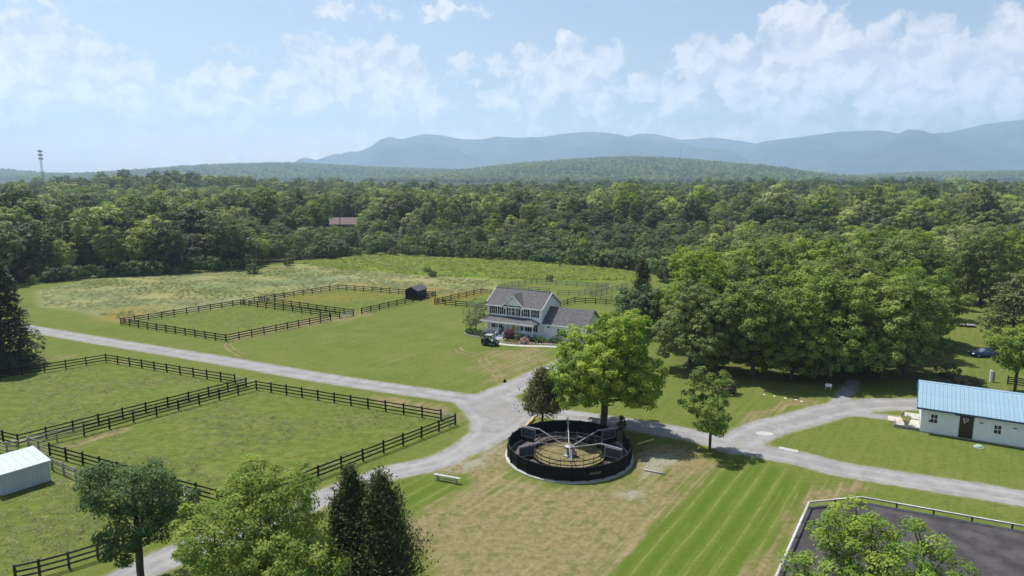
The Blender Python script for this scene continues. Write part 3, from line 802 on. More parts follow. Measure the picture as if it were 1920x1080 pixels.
def gen_juniper(seed, h, r, base, n, leaf, bark, leafmat, name, power=.75, top=.03, spread=.25, droop=.5, leaders=((0, 0, 1.0, 1.0),)):
    """dense columnar evergreen of upswept sprays"""
    rg = np.random.default_rng(seed)
    nb = int(n / 26)
    t = rg.uniform(0, 1, nb) ** 1.25
    ang = rg.uniform(0, 2 * math.pi, nb)
    lump = 1 + spread * np.sin(ang * 3 + t * 9 + rg.uniform(0, 6)) * .5 + rg.normal(0, spread * .5, nb)
    Rr = r * ((1 - t) ** power + top) * np.clip(lump, .45, 1.5) * np.clip(.55 + t * 5, 0, 1)
    ld = np.array(leaders)[rg.choice(len(leaders), nb, p=np.array([l_[2] * l_[3] for l_ in leaders]) / sum(l_[2] * l_[3] for l_ in leaders))]
    Rr = Rr * ld[:, 3]
    z = base + (h - base) * t * ld[:, 2]
    tips = np.stack([ld[:, 0] + np.cos(ang) * Rr, ld[:, 1] + np.sin(ang) * Rr, z + Rr * droop], 1)
    roots = np.stack([ld[:, 0] + np.cos(ang) * Rr * .05, ld[:, 1] + np.sin(ang) * Rr * .05, np.maximum(z - Rr * .1, .2)], 1)
    ed = [(np.array((0, 0, -.1)), np.array((0, 0, h * .5)), h * .022, h * .013), (np.array((0, 0, h * .5)), np.array((0, 0, h * .97)), h * .013, .01)]
    for i in range(0, nb, 2): ed.append((roots[i], tips[i], .03, .008))
    k = 26
    s = rg.uniform(.35, 1.0, (nb, k, 1)) ** .7
    Pc = roots[:, None] * (1 - s) + tips[:, None] * s + rg.normal(0, 1, (nb, k, 3)) * (.10 * r + .06 * Rr[:, None, None])
    d = unit(tips - roots)
    T = unit(d[:, None] + np.array([0, 0, .7]) + rg.normal(0, .35, (nb, k, 3)))
    N = unit(d[:, None] * .6 + rg.normal(0, .7, (nb, k, 3)) + np.array([0, 0, .35]))
    tone = np.clip(.42 + rg.normal(0, .17, (nb, 1)) + rg.normal(0, .12, (nb, k)), 0, 1).ravel()
    P = Pc.reshape(-1, 3); N = N.reshape(-1, 3); T = T.reshape(-1, 3)
    lv, lf = leaf_quads(P, N, leaf * rg.uniform(.6, 1.4, len(P)), rg, .42, T)
    tv, tf = tubes(ed, rg, 5)
    return mesh_np(name + '_trunk', tv, tf, bark, smooth=True), mesh_np(name + '_crown', lv, lf, leafmat, {'tone': np.repeat(tone, 4)})
def gen_layered(seed, h, r, base, levels, per, n_leaf, leaf, bark, leafmat, name, droop=-.12, power=.8, rise=.1, wid=.34):
    """spruce or pine: whorls of spreading boughs carrying flat sprays"""
    rg = np.random.default_rng(seed)
    ed = [(np.array((0, 0, -.1)), np.array((0, 0, h * .6)), h * .02, h * .012), (np.array((0, 0, h * .6)), np.array((0, 0, h)), h * .012, .015)]
    Ps = []; Ns = []; Ts = []; tn = []
    for l in range(levels):
        t = (l + rg.uniform(-.2, .2)) / levels
        z = base + (h - base) * max(t, 0)
        for j in range(per):
            a = rg.uniform(0, 2 * math.pi); ln = r * (1 - max(t, 0)) ** power * rg.uniform(.65, 1.15) + .25
            d = np.array([math.cos(a), math.sin(a), 0])
            tip = d * ln + np.array([0, 0, z + ln * (droop + rise)])
            midp = d * ln * .55 + np.array([0, 0, z + ln * rise * .7])
            rt = np.array([0, 0, z - .05 * ln])
            ed += [(rt, midp, .02 + .012 * ln, .015 + .006 * ln), (midp, tip, .015 + .006 * ln, .008)]
            k = max(6, int(n_leaf * ln / r))
            s = rg.uniform(.22, 1, k) ** .8
            Pm = np.where((s < .55)[:, None], rt + (midp - rt) * (s / .55)[:, None], midp + (tip - midp) * ((s - .55) / .45)[:, None])
            side = np.array([-d[1], d[0], 0])
            off = rg.normal(0, 1, k) * wid * ln * (.35 + .6 * (1 - np.abs(s - .55)))
            Pm = Pm + side * off[:, None] * .8 + np.stack([np.zeros(k), np.zeros(k), rg.normal(0, .06 * ln + .06, k) - np.abs(off) * .15], 1)
            Ps.append(Pm); Ns.append(unit(np.array([0, 0, 1.0]) + d * .35 + rg.normal(0, .45, (k, 3)))); Ts.append(unit(d + side * np.sign(off)[:, None] * .7 + rg.normal(0, .3, (k, 3))))
            tn.append(np.clip(.42 + rg.normal(0, .15) + rg.normal(0, .12, k), 0, 1))
    P = np.concatenate(Ps); N = np.concatenate(Ns); T = np.concatenate(Ts); tone = np.concatenate(tn)
    lv, lf = leaf_quads(P, N, leaf * rg.uniform(.6, 1.4, len(P)), rg, .45, T)
    tv, tf = tubes(ed, rg, 5)
    return mesh_np(name + '_trunk', tv, tf, bark, smooth=True), mesh_np(name + '_crown', lv, lf, leafmat, {'tone': np.repeat(tone, 4)})
def gen_bare(seed, h, r, bark, leafmat, name):
    rg = np.random.default_rng(seed)
    U = unit(rg.normal(size=(60, 3)) + np.array([0, 0, .5]))
    C = np.stack([U[:, 0] * r, U[:, 1] * r, h * .62 + U[:, 2] * h * .36], 1) * np.array([1, 1, 1])
    tn = [(0, 0, -.1)] + [(rg.normal(0, .1), rg.normal(0, .1), h * .8 * i / 5) for i in range(1, 6)]
    tv, tf = tubes(skeleton(tn, C, h * .016, rg), rg, 5)
    P, N, S, tone = clump_leaves(C[::4], .7, 14, .5, np.array([0, 0, h * .5]), rg)
    lv, lf = leaf_quads(P, N, S, rg)
    return mesh_np(name + '_trunk', tv, tf, bark, smooth=True), mesh_np(name + '_crown', lv, lf, leafmat, {'tone': np.repeat(tone, 4)})
def plant_tree(name, meshes, loc, label, cat='tree', group=None, rz=0.0, s=1.0, sz=None):
    t = thing(name, label, cat, loc, rz, group)
    t.scale = (s, s, sz or s)
    obj('trunk', meshes[0], t); obj('crown', meshes[1], t)
    return t
def W3(px, py): 
    g = G(px, py); return (g.x, g.y, 0)

# ---- single trees
t = gen_broadleaf(11, 14.8, 6.5, 1.5, 330, 125, .30, .86, M['bark'], L['maple'], 'maple', r_base=.42, skirt=3.6, lobes=17, lean=(1.0, 0), gap=.85, shape=1.0, tone0=.5, inner=.2, tubesides=7)
plant_tree('maple_tree', t, W3(1130, 808), 'large bright green maple standing behind the horse walker')
t = gen_juniper(21, 7.1, 2.6, 1.9, 10000, .34, M['bark'], L['brown_juniper'], 'brown_juniper', power=.9, spread=.4, droop=.22, leaders=((0, 0, 1, 1), (.8, .2, .7, .6), (-.9, .1, .65, .6)))
plant_tree('juniper_tree', t, W3(1017, 799), 'brownish open juniper beside the maple, at the road junction')
t = gen_broadleaf(31, 9.4, 3.5, 2.0, 95, 85, .28, .70, M['bark'], L['grove'], 'ash', r_base=.17, lobes=10, gap=1.05, tone0=.5)
plant_tree('ash_tree', t, W3(1331, 843), 'small single-trunk tree casting its shadow on the gravel road')
t = gen_broadleaf(41, 11.0, 4.0, 2.8, 150, 210, .20, .84, M['bark'], L['dark'], 'dark_maple', r_base=.26, lobes=10, gap=1.05, tone0=.42, tubesides=7)
plant_tree('maple_tree', t, W3(266, 1100), 'dark green maple beside the lane, nearest the pale metal shed')
t = gen_broadleaf(51, 11.0, 5.6, 1.6, 300, 150, .20, .76, M['bark'], L['bright'], 'locust', r_base=.28, lobes=15, gap=.95, tone0=.5, tubesides=7, inner=.2)
plant_tree('locust_tree', t, W3(512, 1165), 'broad light green tree hiding the lane, next to the two junipers')
for sd, px, py, hh, rr, lb in ((61, 664, 1105, 9.3, 2.6, 'slim dark juniper touching the light green tree'), (62, 720, 1120, 9.2, 3.2, 'wide dark juniper at the edge of the mown grass')):
    t = gen_juniper(sd, hh, rr, .2, 30000, .24, M['bark'], L['juniper'], 'dark_juniper', power=1.05, spread=.55, droop=.6, top=.015, leaders=((0, 0, 1, 1), (.7, .3, .86, .62), (-.8, -.2, .78, .6), (.1, -.9, .62, .6)))
    plant_tree('juniper_tree', t, W3(px, py), lb)
t = gen_broadleaf(71, 9.7, 4.9, 2.2, 210, 190, .20, .82, M['bark'], L['maple2'], 'arena_maple', r_base=.26, lobes=9, gap=1.05, tone0=.52, tubesides=7)
plant_tree('maple_tree', t, W3(1640, 1243), 'fresh green maple in front of the dark riding arena')
t = gen_layered(81, 18.0, 5.6, 1.0, 26, 8, 70, .62, M['bark'], L['spruce'], 'spruce', droop=-.3, power=.6, rise=.12)
plant_tree('spruce_tree', t, W3(8, 690), 'tall very dark spruce where the farm road leaves the picture')
t = gen_broadleaf(91, 6.2, 2.9, 1.0, 48, 42, .30, .72, M['pale_bark'], L['birch'], 'birch', r_base=.11, lobes=8, gap=.8, tone0=.5, flat=1.1)
plant_tree('birch_tree', t, W3(893, 622), 'small grey-green birch at the corner of the white house')
t = gen_broadleaf(101, 9.5, 5.6, .6, 110, 70, .55, 1.25, M['bark'], L['dark'], 'dark_oak', r_base=.3, lobes=9, gap=.45, tone0=.3)
plant_tree('oak_tree', t, W3(1206, 622), 'round dark green tree between the house and the grove')
t = gen_juniper(111, 10.5, 2.4, .5, 5200, .5, M['bark'], L['juniper'], 'cedar', power=.5, spread=.25)
plant_tree('cedar_tree', t, W3(1203, 572), 'dark pointed cedar rising behind the round dark tree')
t = gen_broadleaf(121, 10.2, 4.2, 2.6, 100, 80, .38, .95, M['bark'], L['grove'], 'barn_ash', r_base=.2, lobes=9, gap=.6, tone0=.4)
plant_tree('ash_tree', t, W3(1902, 738), 'round-crowned tree behind the blue barn roof')
pine = gen_layered(131, 13.2, 5.2, 2.6, 13, 6, 80, .62, M['bark'], L['pine'], 'pine', droop=0, power=.45, rise=.12, wid=.4)
plant_tree('pine_tree', pine, W3(1895, 648), 'open layered pine at the side of the far lawn')
pine2 = gen_layered(132, 11, 4.6, 2.2, 12, 6, 70, .62, M['bark'], L['pine'], 'pine_b', droop=0, power=.5, rise=.1, wid=.4)
plant_tree('pine_tree', pine2, W3(1968, 640), 'second layered pine, partly outside the picture', rz=1)
t = gen_broadleaf(141, 4.2, 1.5, 1.6, 20, 60, .34, .6, M['bark'], L['bright'], 'sapling', r_base=.06, lobes=6, tone0=.55)
plant_tree('sapling', t, W3(1816, 583), 'thin young tree alone on the far lawn')

# ---- the grove of large trees
grove_protos = [gen_broadleaf(200 + i, 17, 6.8, .6 + .4 * (i % 3), 190, 95, .44, 1.12, M['bark'], L['grove'], 'grove_%d' % i, r_base=.36, lobes=12 + i, gap=.95, tone0=.42 + .05 * (i % 3), shape=1.0, skirt=4.5) for i in range(4)]
GROVE = [(1290,688,.86),(1345,700,.80),(1412,708,.94),(1478,712,.86),(1552,706,.92),(1648,708,.96),(1692,700,.88),(1320,655,.96),(1392,662,.98),(1462,668,1.0),(1530,668,.98),(1600,662,1.02),(1675,660,.98),(1728,645,.82),
         (1300,628,.96),(1372,628,1.0),(1445,632,1.02),(1520,630,1.05),(1590,628,1.05),(1660,625,1.05),(1340,600,.95),(1430,598,1.0),(1530,597,1.05),(1630,596,1.05),(1710,594,1.0)]
rg = np.random.default_rng(5)
front_lab = ['bright green tree at the house end of the grove front', 'smaller tree second from the house end of the grove front', 'tall tree in the grove front behind the row of white stones',
             'grove front tree beside the small white sign', 'grove front tree over the mouth of the dirt track', 'broad grove front tree nearest the gable of the blue-roofed barn', 'last grove front tree, reaching over the far lawn']
for i, (px, py, s) in enumerate(GROVE):
    lb = front_lab[i] if i < 7 else 'large tree in the %s of the grove, %s' % ('middle row' if i < 14 else 'back rows', 'towards the house' if px < 1410 else 'behind the white sign' if px < 1570 else 'towards the barn')
    gp = None if i < 7 else lb.replace('large tree', 'trees')
    plant_tree('grove_tree', grove_protos[i % 4], W3(px + rg.uniform(-6, 6), py), lb, 'tree', gp, rz=rg.uniform(0, 6.28), s=s * rg.uniform(.92, 1.06))

for i, (px, py, s, lb) in enumerate(((1690,568,1.06,'tall bright tree rising over the barn end of the grove'), (1625,560,1.0,'tall tree rising over the middle of the grove'), (1838,572,1.08,'big rounded tree behind the thin young tree'), (1905,552,1.0,'big tree at the back of the far lawn beyond the pine'),
        (1480,566,.95,'tree rising behind the grove above the white sign'), (1395,572,.9,'tree rising behind the grove above the marker stones'), (1300,566,.8,'tree behind the house end of the grove'))):
    plant_tree('broadleaf_tree', grove_protos[(i + 1) % 4], W3(px, py), lb, 'tree', rz=i * 1.7, s=s)
# ---- the wood: kinds of tree, unit height 18 m
protos = []
for i in range(8):
    r_ = [5.2, 4.4, 5.8, 4.0, 5.0, 6.6, 4.2, 4.8][i]
    b_ = [3.0, 5.0, 3.0, 6.0, 2.5, 4.5, 1.5, 7.0][i]
    protos.append(gen_broadleaf(300 + i, 18, r_, b_, 70, 64, .78, 1.65, M['pale_bark'] if i % 3 == 1 else M['bark'], L['forest'] if i not in (2, 6) else L['wood_dark'], 'wood_%d' % i, r_base=.26, lobes=9, gap=.42, tone0=.36 + .06 * (i % 4), inner=.5))
protos.append(gen_layered(320, 18, 4.4, 2.0, 16, 6, 44, .95, M['bark'], L['pine'], 'wood_pine', droop=0, power=.6, rise=.1, wid=.4))
protos.append(gen_juniper(321, 16, 3.2, .6, 3000, .9, M['bark'], L['spruce'], 'wood_cedar', power=.7, spread=.3))
protos.append(gen_bare(322, 16, 3.6, M['pale_bark'], L['forest'], 'wood_bare'))
shrubs = [gen_broadleaf(340 + i, 4.0, 2.6, .1, 26, 46, .52, .95, M['bark'], L['shrub'], 'shrub_%d' % i, r_base=.07, lobes=6, gap=.5, tone0=.42 + .07 * i, flat=.9) for i in range(3)]

rg = np.random.default_rng(77)
def wood_height(a, D):
    """how tall the wood stands: low wet thicket in the middle, tall at the sides and farther back"""
    mid = np.interp(D, [225, 285, 320, 336, 450, 600, 800, 1000], [5.5, 7.5, 9.0, 16.5, 16.0, 14.5, 15.5, 15.0])
    left = np.interp(D, [190, 260, 400, 800, 1000], [17, 17, 15.5, 15.5, 15])
    right = np.interp(D, [150, 210, 270, 325, 340, 500, 800, 1000], [13, 11, 8.5, 9.5, 17, 15.5, 16.5, 16])
    k = np.clip((-.36 - a) / .08, 0, 1); q = np.clip((a - .22) / .10, 0, 1)
    return mid * (1 - k) * (1 - q) + left * k + right * q
MAST_A = (88 - 960) / FPX / math.cos(PITCH)
pts = []
Y = 150.0
while Y < 960:
    sp = np.interp(Y, [150, 230, 320, 340, 500, 1000], [7.0, 6.6, 7.0, 8.6, 9.5, 11.5])
    half = Y * .80 + 30
    for X in np.arange(-half, half, sp):
        x = X + rg.uniform(-.45, .45) * sp; y = Y + rg.uniform(-.45, .45) * sp
        if y < np.interp(x, ex, ey) + 2.5: continue
        a = x / y
        if .235 < a < .62 and y < 178 and x < 118: continue              # the grove and its lawn
        if a > .52 and y < 160: continue
        # clearing of the far brown-roofed building
        if -.272 < a < -.215 and 300 < y < 392: continue
        if 640 < y < 760 and abs(x + 478) < 10: continue
        D = math.hypot(x, y)
        if D > 700 and rg.uniform() < .15: continue
        hgt = float(wood_height(a, D)) * rg.uniform(.60, 1.22) * (1.3 if rg.uniform() < .08 else 1.0)
        if -.285 < a < -.205 and y < 300: hgt = min(hgt, 9.3)
        if abs(a - MAST_A) < .012 and 330 < y < 690: hgt = min(hgt, 30 * (1 - D / 860) + 3)
        u = rg.uniform()
        if hgt < 7.0 and u < .6: kind = 11 + int(rg.integers(3))
        elif D > 600 and a > .05 and u < .6: kind = (2, 6)[int(rg.integers(2))]
        elif u < .90: kind = int(rg.integers(8))
        elif u < .93: kind = 8
        elif u < .955: kind = 9
        else: kind = 10
        if kind == 9: hgt *= .78
        pts.append((x, y, hgt, kind, D))
    Y += sp * .92
# individuals: those that show largest; the rest is the far mass of the wood
front = [p for p in pts if abs(p[0] / p[1]) < .79]
front.sort(key=lambda p: p[4] - p[2] * 4)
IND = front[:300]
ind_set = set(id(p) for p in IND)
REST = [p for p in pts if id(p) not in ind_set]
KIND = protos + shrubs
LAND = [(70, 'above the dark spruce'), (150, 'below the antenna mast'), (260, 'above the near corner of the straw meadow'), (400, 'behind the shrubs of the straw meadow'), (560, 'behind the long side of the far paddock'),
        (720, 'around the far brown-roofed building'), (860, 'above the black run-in shed'), (1000, 'above the white house'), (1160, 'above the house garage'), (1300, 'above the pointed cedar'),
        (1450, 'above the house end of the grove'), (1600, 'above the middle of the grove'), (1760, 'above the barn end of the grove'), (9999, 'above the round-crowned tree by the barn')]
def zone_words(x, y):
    px = 960 + FPX * x / (y * math.cos(PITCH) + 15 * math.sin(PITCH))
    dep = y - float(np.interp(x, ex, ey))
    row = 'at the wood edge' if dep < 14 else 'inside the wood' if dep < 40 else 'deeper in the wood'
    return row + ' ' + next(w for lim, w in LAND if px < lim)
for (x, y, hgt, k, D) in IND:
    nm, lk = (('broadleaf_tree', 'leafy green tree') if k < 8 else ('pine_tree', 'layered pine') if k == 8 else ('cedar_tree', 'dark pointed cedar') if k == 9 else ('dead_tree', 'bare grey half-dead tree') if k == 10 else ('shrub', 'low green shrub'))
    if k < 8: lk = 'tall leafy green tree' if hgt > 12 else 'young leafy green tree'
    zw = zone_words(x, y)
    s = hgt / (18 if k < 9 else 16 if k < 11 else 4.0)
    sx = s * (1.0 if s > .75 else 1.18) * rg.uniform(.82, 1.28) if k < 11 else s * .9
    plant_tree(nm, KIND[k], (x, y, float(terrain(x, y))), '%s %s' % (lk, zw), 'shrub' if k > 10 else 'tree', '%ss %s' % (lk, zw), rz=rg.uniform(0, 6.28), s=sx, sz=s)

# ---- geometry-node scatter for what nobody could count
def scatter_group(name, coll):
    ng = bpy.data.node_groups.new(name, 'GeometryNodeTree')
    ng.interface.new_socket('Geometry', in_out='INPUT', socket_type='NodeSocketGeometry')
    ng.interface.new_socket('Geometry', in_out='OUTPUT', socket_type='NodeSocketGeometry')
    n = ng.nodes; l = ng.links
    gi = n.new('NodeGroupInput'); go = n.new('NodeGroupOutput')
    ci = n.new('GeometryNodeCollectionInfo'); ci.inputs['Collection'].default_value = coll; ci.inputs['Separate Children'].default_value = True; ci.inputs['Reset Children'].default_value = True
    ip = n.new('GeometryNodeInstanceOnPoints'); ip.inputs['Pick Instance'].default_value = True
    def at(nm, ty):
        a = n.new('GeometryNodeInputNamedAttribute'); a.data_type = ty; a.inputs['Name'].default_value = nm; return a.outputs['Attribute']
    l.new(gi.outputs[0], ip.inputs['Points']); l.new(ci.outputs[0], ip.inputs['Instance'])
    l.new(at('pick', 'INT'), ip.inputs['Instance Index'])
    cx = n.new('ShaderNodeCombineXYZ'); l.new(at('turn', 'FLOAT'), cx.inputs[2])
    e2r = n.new('FunctionNodeEulerToRotation'); l.new(cx.outputs[0], e2r.inputs[0]); l.new(e2r.outputs[0], ip.inputs['Rotation'])
    cs = n.new('ShaderNodeCombineXYZ'); a1 = at('size', 'FLOAT'); l.new(a1, cs.inputs[0]); l.new(a1, cs.inputs[1]); l.new(at('tall', 'FLOAT'), cs.inputs[2])
    l.new(cs.outputs[0], ip.inputs['Scale']); l.new(ip.outputs[0], go.inputs[0])
    return ng
def scatter(name, meshes_list, P, pick, turn, size, tall, label, cat):
    """meshes_list: each item a list of meshes joined as one prototype"""
    coll = bpy.data.collections.new(name + '_kinds')
    for i, ms in enumerate(meshes_list):
        if len(ms) == 1:
            me = ms[0]
        else:
            me = bpy.data.meshes.new('%s_kind_%02d' % (name, i))
            bm = bmesh.new()
            for q, s_ in enumerate(ms):
                n0 = len(bm.faces); bm.from_mesh(s_); bm.faces.ensure_lookup_table()
                for f in bm.faces[n0:]: f.material_index = q
            bm.to_mesh(me); bm.free()
            for s_ in ms: me.materials.append(s_.materials[0])
        coll.objects.link(bpy.data.objects.new('%s_kind_%02d' % (name, i), me))
    me = bpy.data.meshes.new(name)
    P = np.asarray(P, dtype=np.float32)
    me.vertices.add(len(P)); me.vertices.foreach_set('co', P.ravel())
    for nm, ty, v in (('pick', 'INT', pick), ('turn', 'FLOAT', turn), ('size', 'FLOAT', size), ('tall', 'FLOAT', tall)):
        a = me.attributes.new(nm, ty, 'POINT'); a.data.foreach_set('value', np.ascontiguousarray(v, dtype=np.int32 if ty == 'INT' else np.float32))
    o = obj(name, me)
    md = o.modifiers.new('scatter', 'NODES'); md.node_group = scatter_group(name + '_scatter', coll)
    return tag(o, label, cat, kind='stuff')
ra = np.array([(p[0], p[1], p[2], p[3]) for p in REST])
kk = ra[:, 3].astype(int)
sz = ra[:, 2] / np.where(kk < 9, 18, np.where(kk < 11, 16, 4.0))
zz = terrain(ra[:, 0], ra[:, 1])
scatter('forest', [list(k) for k in KIND], np.stack([ra[:, 0], ra[:, 1], zz], 1), kk, rg.uniform(0, 6.28, len(ra)), sz * np.where(sz < .75, 1.15, 1.0) * rg.uniform(.82, 1.28, len(sz)), sz, 'dense green wood stretching away to the hills', 'wood')
print('wood individuals', len(IND), 'rest', len(REST))

# tree cover of the far hills
far_kinds = [gen_broadleaf(400 + i, 15, 6.0, .5, 16, 16, 2.2, 2.6, M['bark'], L['forest'], 'far_%d' % i, lobes=6, tubesides=3, tone0=.35 + .1 * i) for i in range(3)]
HP = []
for (XH, YH, ZH), D0 in zip(HILLS, (4500, 3500, 3900)):
    r_, c_ = XH.shape
    nn = 24000
    i = rg.uniform(0, r_ - 2, nn) ; j = rg.uniform(0, c_ - 2, nn)
    i0 = i.astype(int); j0 = j.astype(int); fi = i - i0; fj = j - j0
    def bl(A): return (A[i0, j0] * (1-fi) * (1-fj) + A[i0+1, j0] * fi * (1-fj) + A[i0, j0+1] * (1-fi) * fj + A[i0+1, j0+1] * fi * fj)
    x = bl(XH); y = bl(YH); z = bl(ZH)
    ok = (z > 3) & (y < D0 + 120) & (np.abs(x / y) < .8)
    HP.append(np.stack([x, y, z - .6], 1)[ok])
HP = np.concatenate(HP)
s_ = rg.uniform(.65, 1.15, len(HP))
scatter('hill_trees', [list(k) for k in far_kinds], HP, rg.integers(0, 3, len(HP)), rg.uniform(0, 6.28, len(HP)), s_, s_ * rg.uniform(.8, 1.1, len(HP)), 'hazy tree cover over the low hills', 'wood')
# ------------------------------------------------------------------ fences
rf_ = random.Random(9)
def unit_box(name, material, sx, sy, sz, base=False):
    b = MB()
    if base: b.box(-sx/2, sx/2, -sy/2, sy/2, 0, sz)
    else: b.box(-sx/2, sx/2, -sy/2, sy/2, -sz/2, sz/2)
    return b.mesh(name, material)
def fence_parts(key, h, pw, rt, rh):
    return unit_box('post', M[key], pw, pw, h + .06, True), unit_box('rail', M[key], 1.0, rt, rh)
FP = {'black': fence_parts('black_wood', 1.36, .15, .045, .145), 'grey': fence_parts('grey_wood', 1.3, .14, .045, .13), 'brown': fence_parts('brown_wood', 1.32, .17, .05, .15), 'farblack': fence_parts('black_wood', 1.36, .15, .05, .16)}
def fence(label, runs, key='black', bay=2.7, rails=(.38, .82, 1.26), name='paddock_fence', group=None):
    """runs: list of lists of photo ground pixels (or world Vectors); posts are never doubled at shared corners"""
    root = None
    seen = []
    pm, rm = FP[key]
    for run in runs:
        P = [p if isinstance(p, Vector) else G(*p) for p in run]
        if root is None:
            root = thing(name, label, 'fence', P[0], 0, group)
            org = P[0].copy()
        for a, b in zip(P[:-1], P[1:]):
            ln = (b - a).length; n = max(1, round(ln / bay)); d = (b - a) / n
            ang = math.atan2(d.y, d.x); nrm = Vector((-math.sin(ang), math.cos(ang), 0))
            if nrm.dot(Vector((0, 1, 0))) > 0: nrm = -nrm
            lean = []
            for i in range(n + 1):
                p = a + d * i
                if not any((p - q).length < .4 for q in seen):
                    seen.append(p)
                    o = obj('post', pm, root, p - org, (rf_.gauss(0, .012), rf_.gauss(0, .012), ang))
                    o.scale = (1, 1, rf_.uniform(.98, 1.04))
            for i in range(n):
                m_ = a + d * (i + .5) + nrm * .10 - org
                for z in rails:
                    obj('rail', rm, root, m_ + Vector((0, 0, z + rf_.uniform(-.02, .02))), (0, rf_.gauss(0, .006), ang), (d.length - .008, 1, 1))
    return root
def gate(parent, a, b, h=1.25, material='galv', label=None):
    org = parent.location
    a = G(*a) - org if not isinstance(a, Vector) else a - org; b = G(*b) - org if not isinstance(b, Vector) else b - org
    m = MB()
    d = (b - a); ln = d.length; u = d.normalized()
    A = a + u * .15; B = b - u * .15
    for z in (.25, .48, .71, .94, h): m.tube([A + Vector((0, 0, z)), B + Vector((0, 0, z))], .03, 6)
    for t in (0, .5, 1): p = A + (B - A) * t; m.tube([p + Vector((0, 0, .22)), p + Vector((0, 0, h + .03))], .03, 6)
    m.tube([A + Vector((0, 0, .25)), B + Vector((0, 0, h))], .022, 6)
    return m.build('gate', M[material], parent)

fa = fence('long black three-rail fence of the paddock nearest the spruce', [[(-60,722),(0,712),(199,679),(441,719.5)], [(462,725.5),(34,836),(-20,822),(-70,811)]])
gate(fa, (441,719.5), (462,725.5))
fb = fence('black three-rail fence of the large middle paddock beside the junction', [[(158,817),(481,730.8),(827,788.5)], [(854,797),(450,955)], [(94,854),(450,955)]])
gate(fb, (827,788.5), (854,797))
fence('weathered grey corner of fence joining the two front paddocks', [[(158,817),(54,840),(94,854)]], 'grey')
ff = fence('far black three-rail fence of the paddock at the straw meadow', [[(227,609),(634,543),(817,557),(678,589)], [(227,609),(424,641),(620,601)]], 'farblack')
fm = fence('double black lane fence dividing the far paddock in two', [[(452,572.5),(637,597)], [(486,567),(663,592)]], 'farblack')
gate(fm, (637,597), (663,592))
fence('black fence of the small paddock behind the birch', [[(928,553.2),(902,551),(815,571),(917,580.5)]], 'farblack')
fence('black fence behind the house garage', [[(1050,575.5),(1078,567.7),(1156,573.2),(1215,578)]], 'farblack')
fence('grey weathered fence of the back paddock above the house roof', [[(1046,553.7),(1085,554.8),(1140,540.2),(1006,532.2),(997,531.2),(934,543),(1030,549.8)]], 'grey')
fence('grey weathered fence of the side paddock next to the pointed cedar', [[(1176,539.6),(1106,557.3),(1147,562.2)]], 'grey')
# sheep-side pens by the pale shed
fence('low grey rail fence between the pale shed and the black fence', [[(98,880),(120,890),(143,900),(166,908),(190,916),(240,930),(300,948),(352,962)]], 'grey', 2.0, (.45, .95, 1.22))
fence('brown rail fence along the lane under the dark maple', [[(30,1090),(75,1080),(130,1065),(184,1048),(232,1028),(278,1010),(322,992),(366,976)]], 'brown', 3.4)
fence('short grey pen fence in front of the pale shed gable', [[(-20,842),(14,851),(34,848)]], 'grey', 2.2)
pen = fence('grey board pen beside the lane, half hidden by the light green tree', [[(352,962),(348,936),(372,944)], [(352,962),(372,955),(372,944)]], 'grey', 1.6, (.3, .6, .9, 1.2), name='pen')

# ------------------------------------------------------------------ riding arena
A0, A1, A2 = G(1459,1083), G(1516,953), G(1614,943.5)
A3 = G(1920,999)
ext_l = A1 + (A0 - A1).normalized() * 36
ext_r = A2 + (A3 - A2).normalized() * 46
foot = MB()
pl = [A1, A2, ext_r, ext_r + (A0 - A1).normalized() * 30, ext_l]
foot.prism([(p.x, p.y) for p in pl], 'z', -.05, .03)
tag(foot.build('arena_footing', M['arena_footing']), 'dark grey sand footing of the riding arena', 'arena', kind='structure')
M['arena_board'] = mat('arena_board', (.52, .52, .50), .7, .25, 2, obj_var=.15)
ar = thing('arena_rail', 'low white-topped rail fence around the dark riding arena', 'fence', A1)
post_m = unit_box('post', M['brown_wood'], .13, .13, .62, True)
for a, b in ((A1, ext_l), (A1, A2), (A2, ext_r)):
    ln = (b - a).length; n = round(ln / 2.9); d = (b - a) / n; ang = math.atan2(d.y, d.x)
    side = Vector((-math.sin(ang), math.cos(ang), 0))
    for i in range(n + 1):
        if i == 0 and (a is A2 or (a is A1 and b is A2)): continue
        obj('post', post_m, ar, a + d * i - A1, (0, 0, ang))
    for i in range(n):
        q = a + d * (i + .5) - A1
        MB().box(-d.length / 2 + .004, d.length / 2 - .004, -.075, .075, .625, .665).build('top_board', M['arena_board'] if i % 4 else M['pale_wood'], ar, q, (0, 0, ang))
        MB().box(-d.length / 2 + .004, d.length / 2 - .004, -.025, .02, .46, .61).build('rail', M['pale_wood'], ar, q + side * .1, (0, 0, ang))
        MB().box(-d.length / 2 + .004, d.length / 2 - .004, -.025, .02, .0, .2).build('kick_board', M['pale_wood'], ar, q - side * .1, (0, 0, ang))

# ------------------------------------------------------------------ horse walker
wc = Vector((6.15, 69.7, 0))
wk = thing('horse_walker', 'round black-walled horse walker with grey arms on a concrete ring', 'horse walker', wc)
m = MB(); n = 64; vs = []
def ring_mesh(m, r0, r1, z0, z1, n=64, a0=0, a1=2 * math.pi):
    vs = []; k = n + 1
    for (r, z) in ((r0, z0), (r1, z0), (r1, z1), (r0, z1)):
        for i in range(k):
            t = a0 + (a1 - a0) * i / n
            vs.append((r * math.cos(t), r * math.sin(t), z))
    fs = []
    for s_ in range(4):
        for i in range(n):
            fs.append((s_*k+i, s_*k+i+1, ((s_+1) % 4)*k+i+1, ((s_+1) % 4)*k+i))
    return m.add(vs, fs)
ring_mesh(m, 6.42, 6.9, -.05, .12).build('concrete_ring', M['concrete'], wk)
ring_mesh(MB(), 3.95, 6.40, -.05, .07).build('rubber_track', M['rubber_track'], wk)
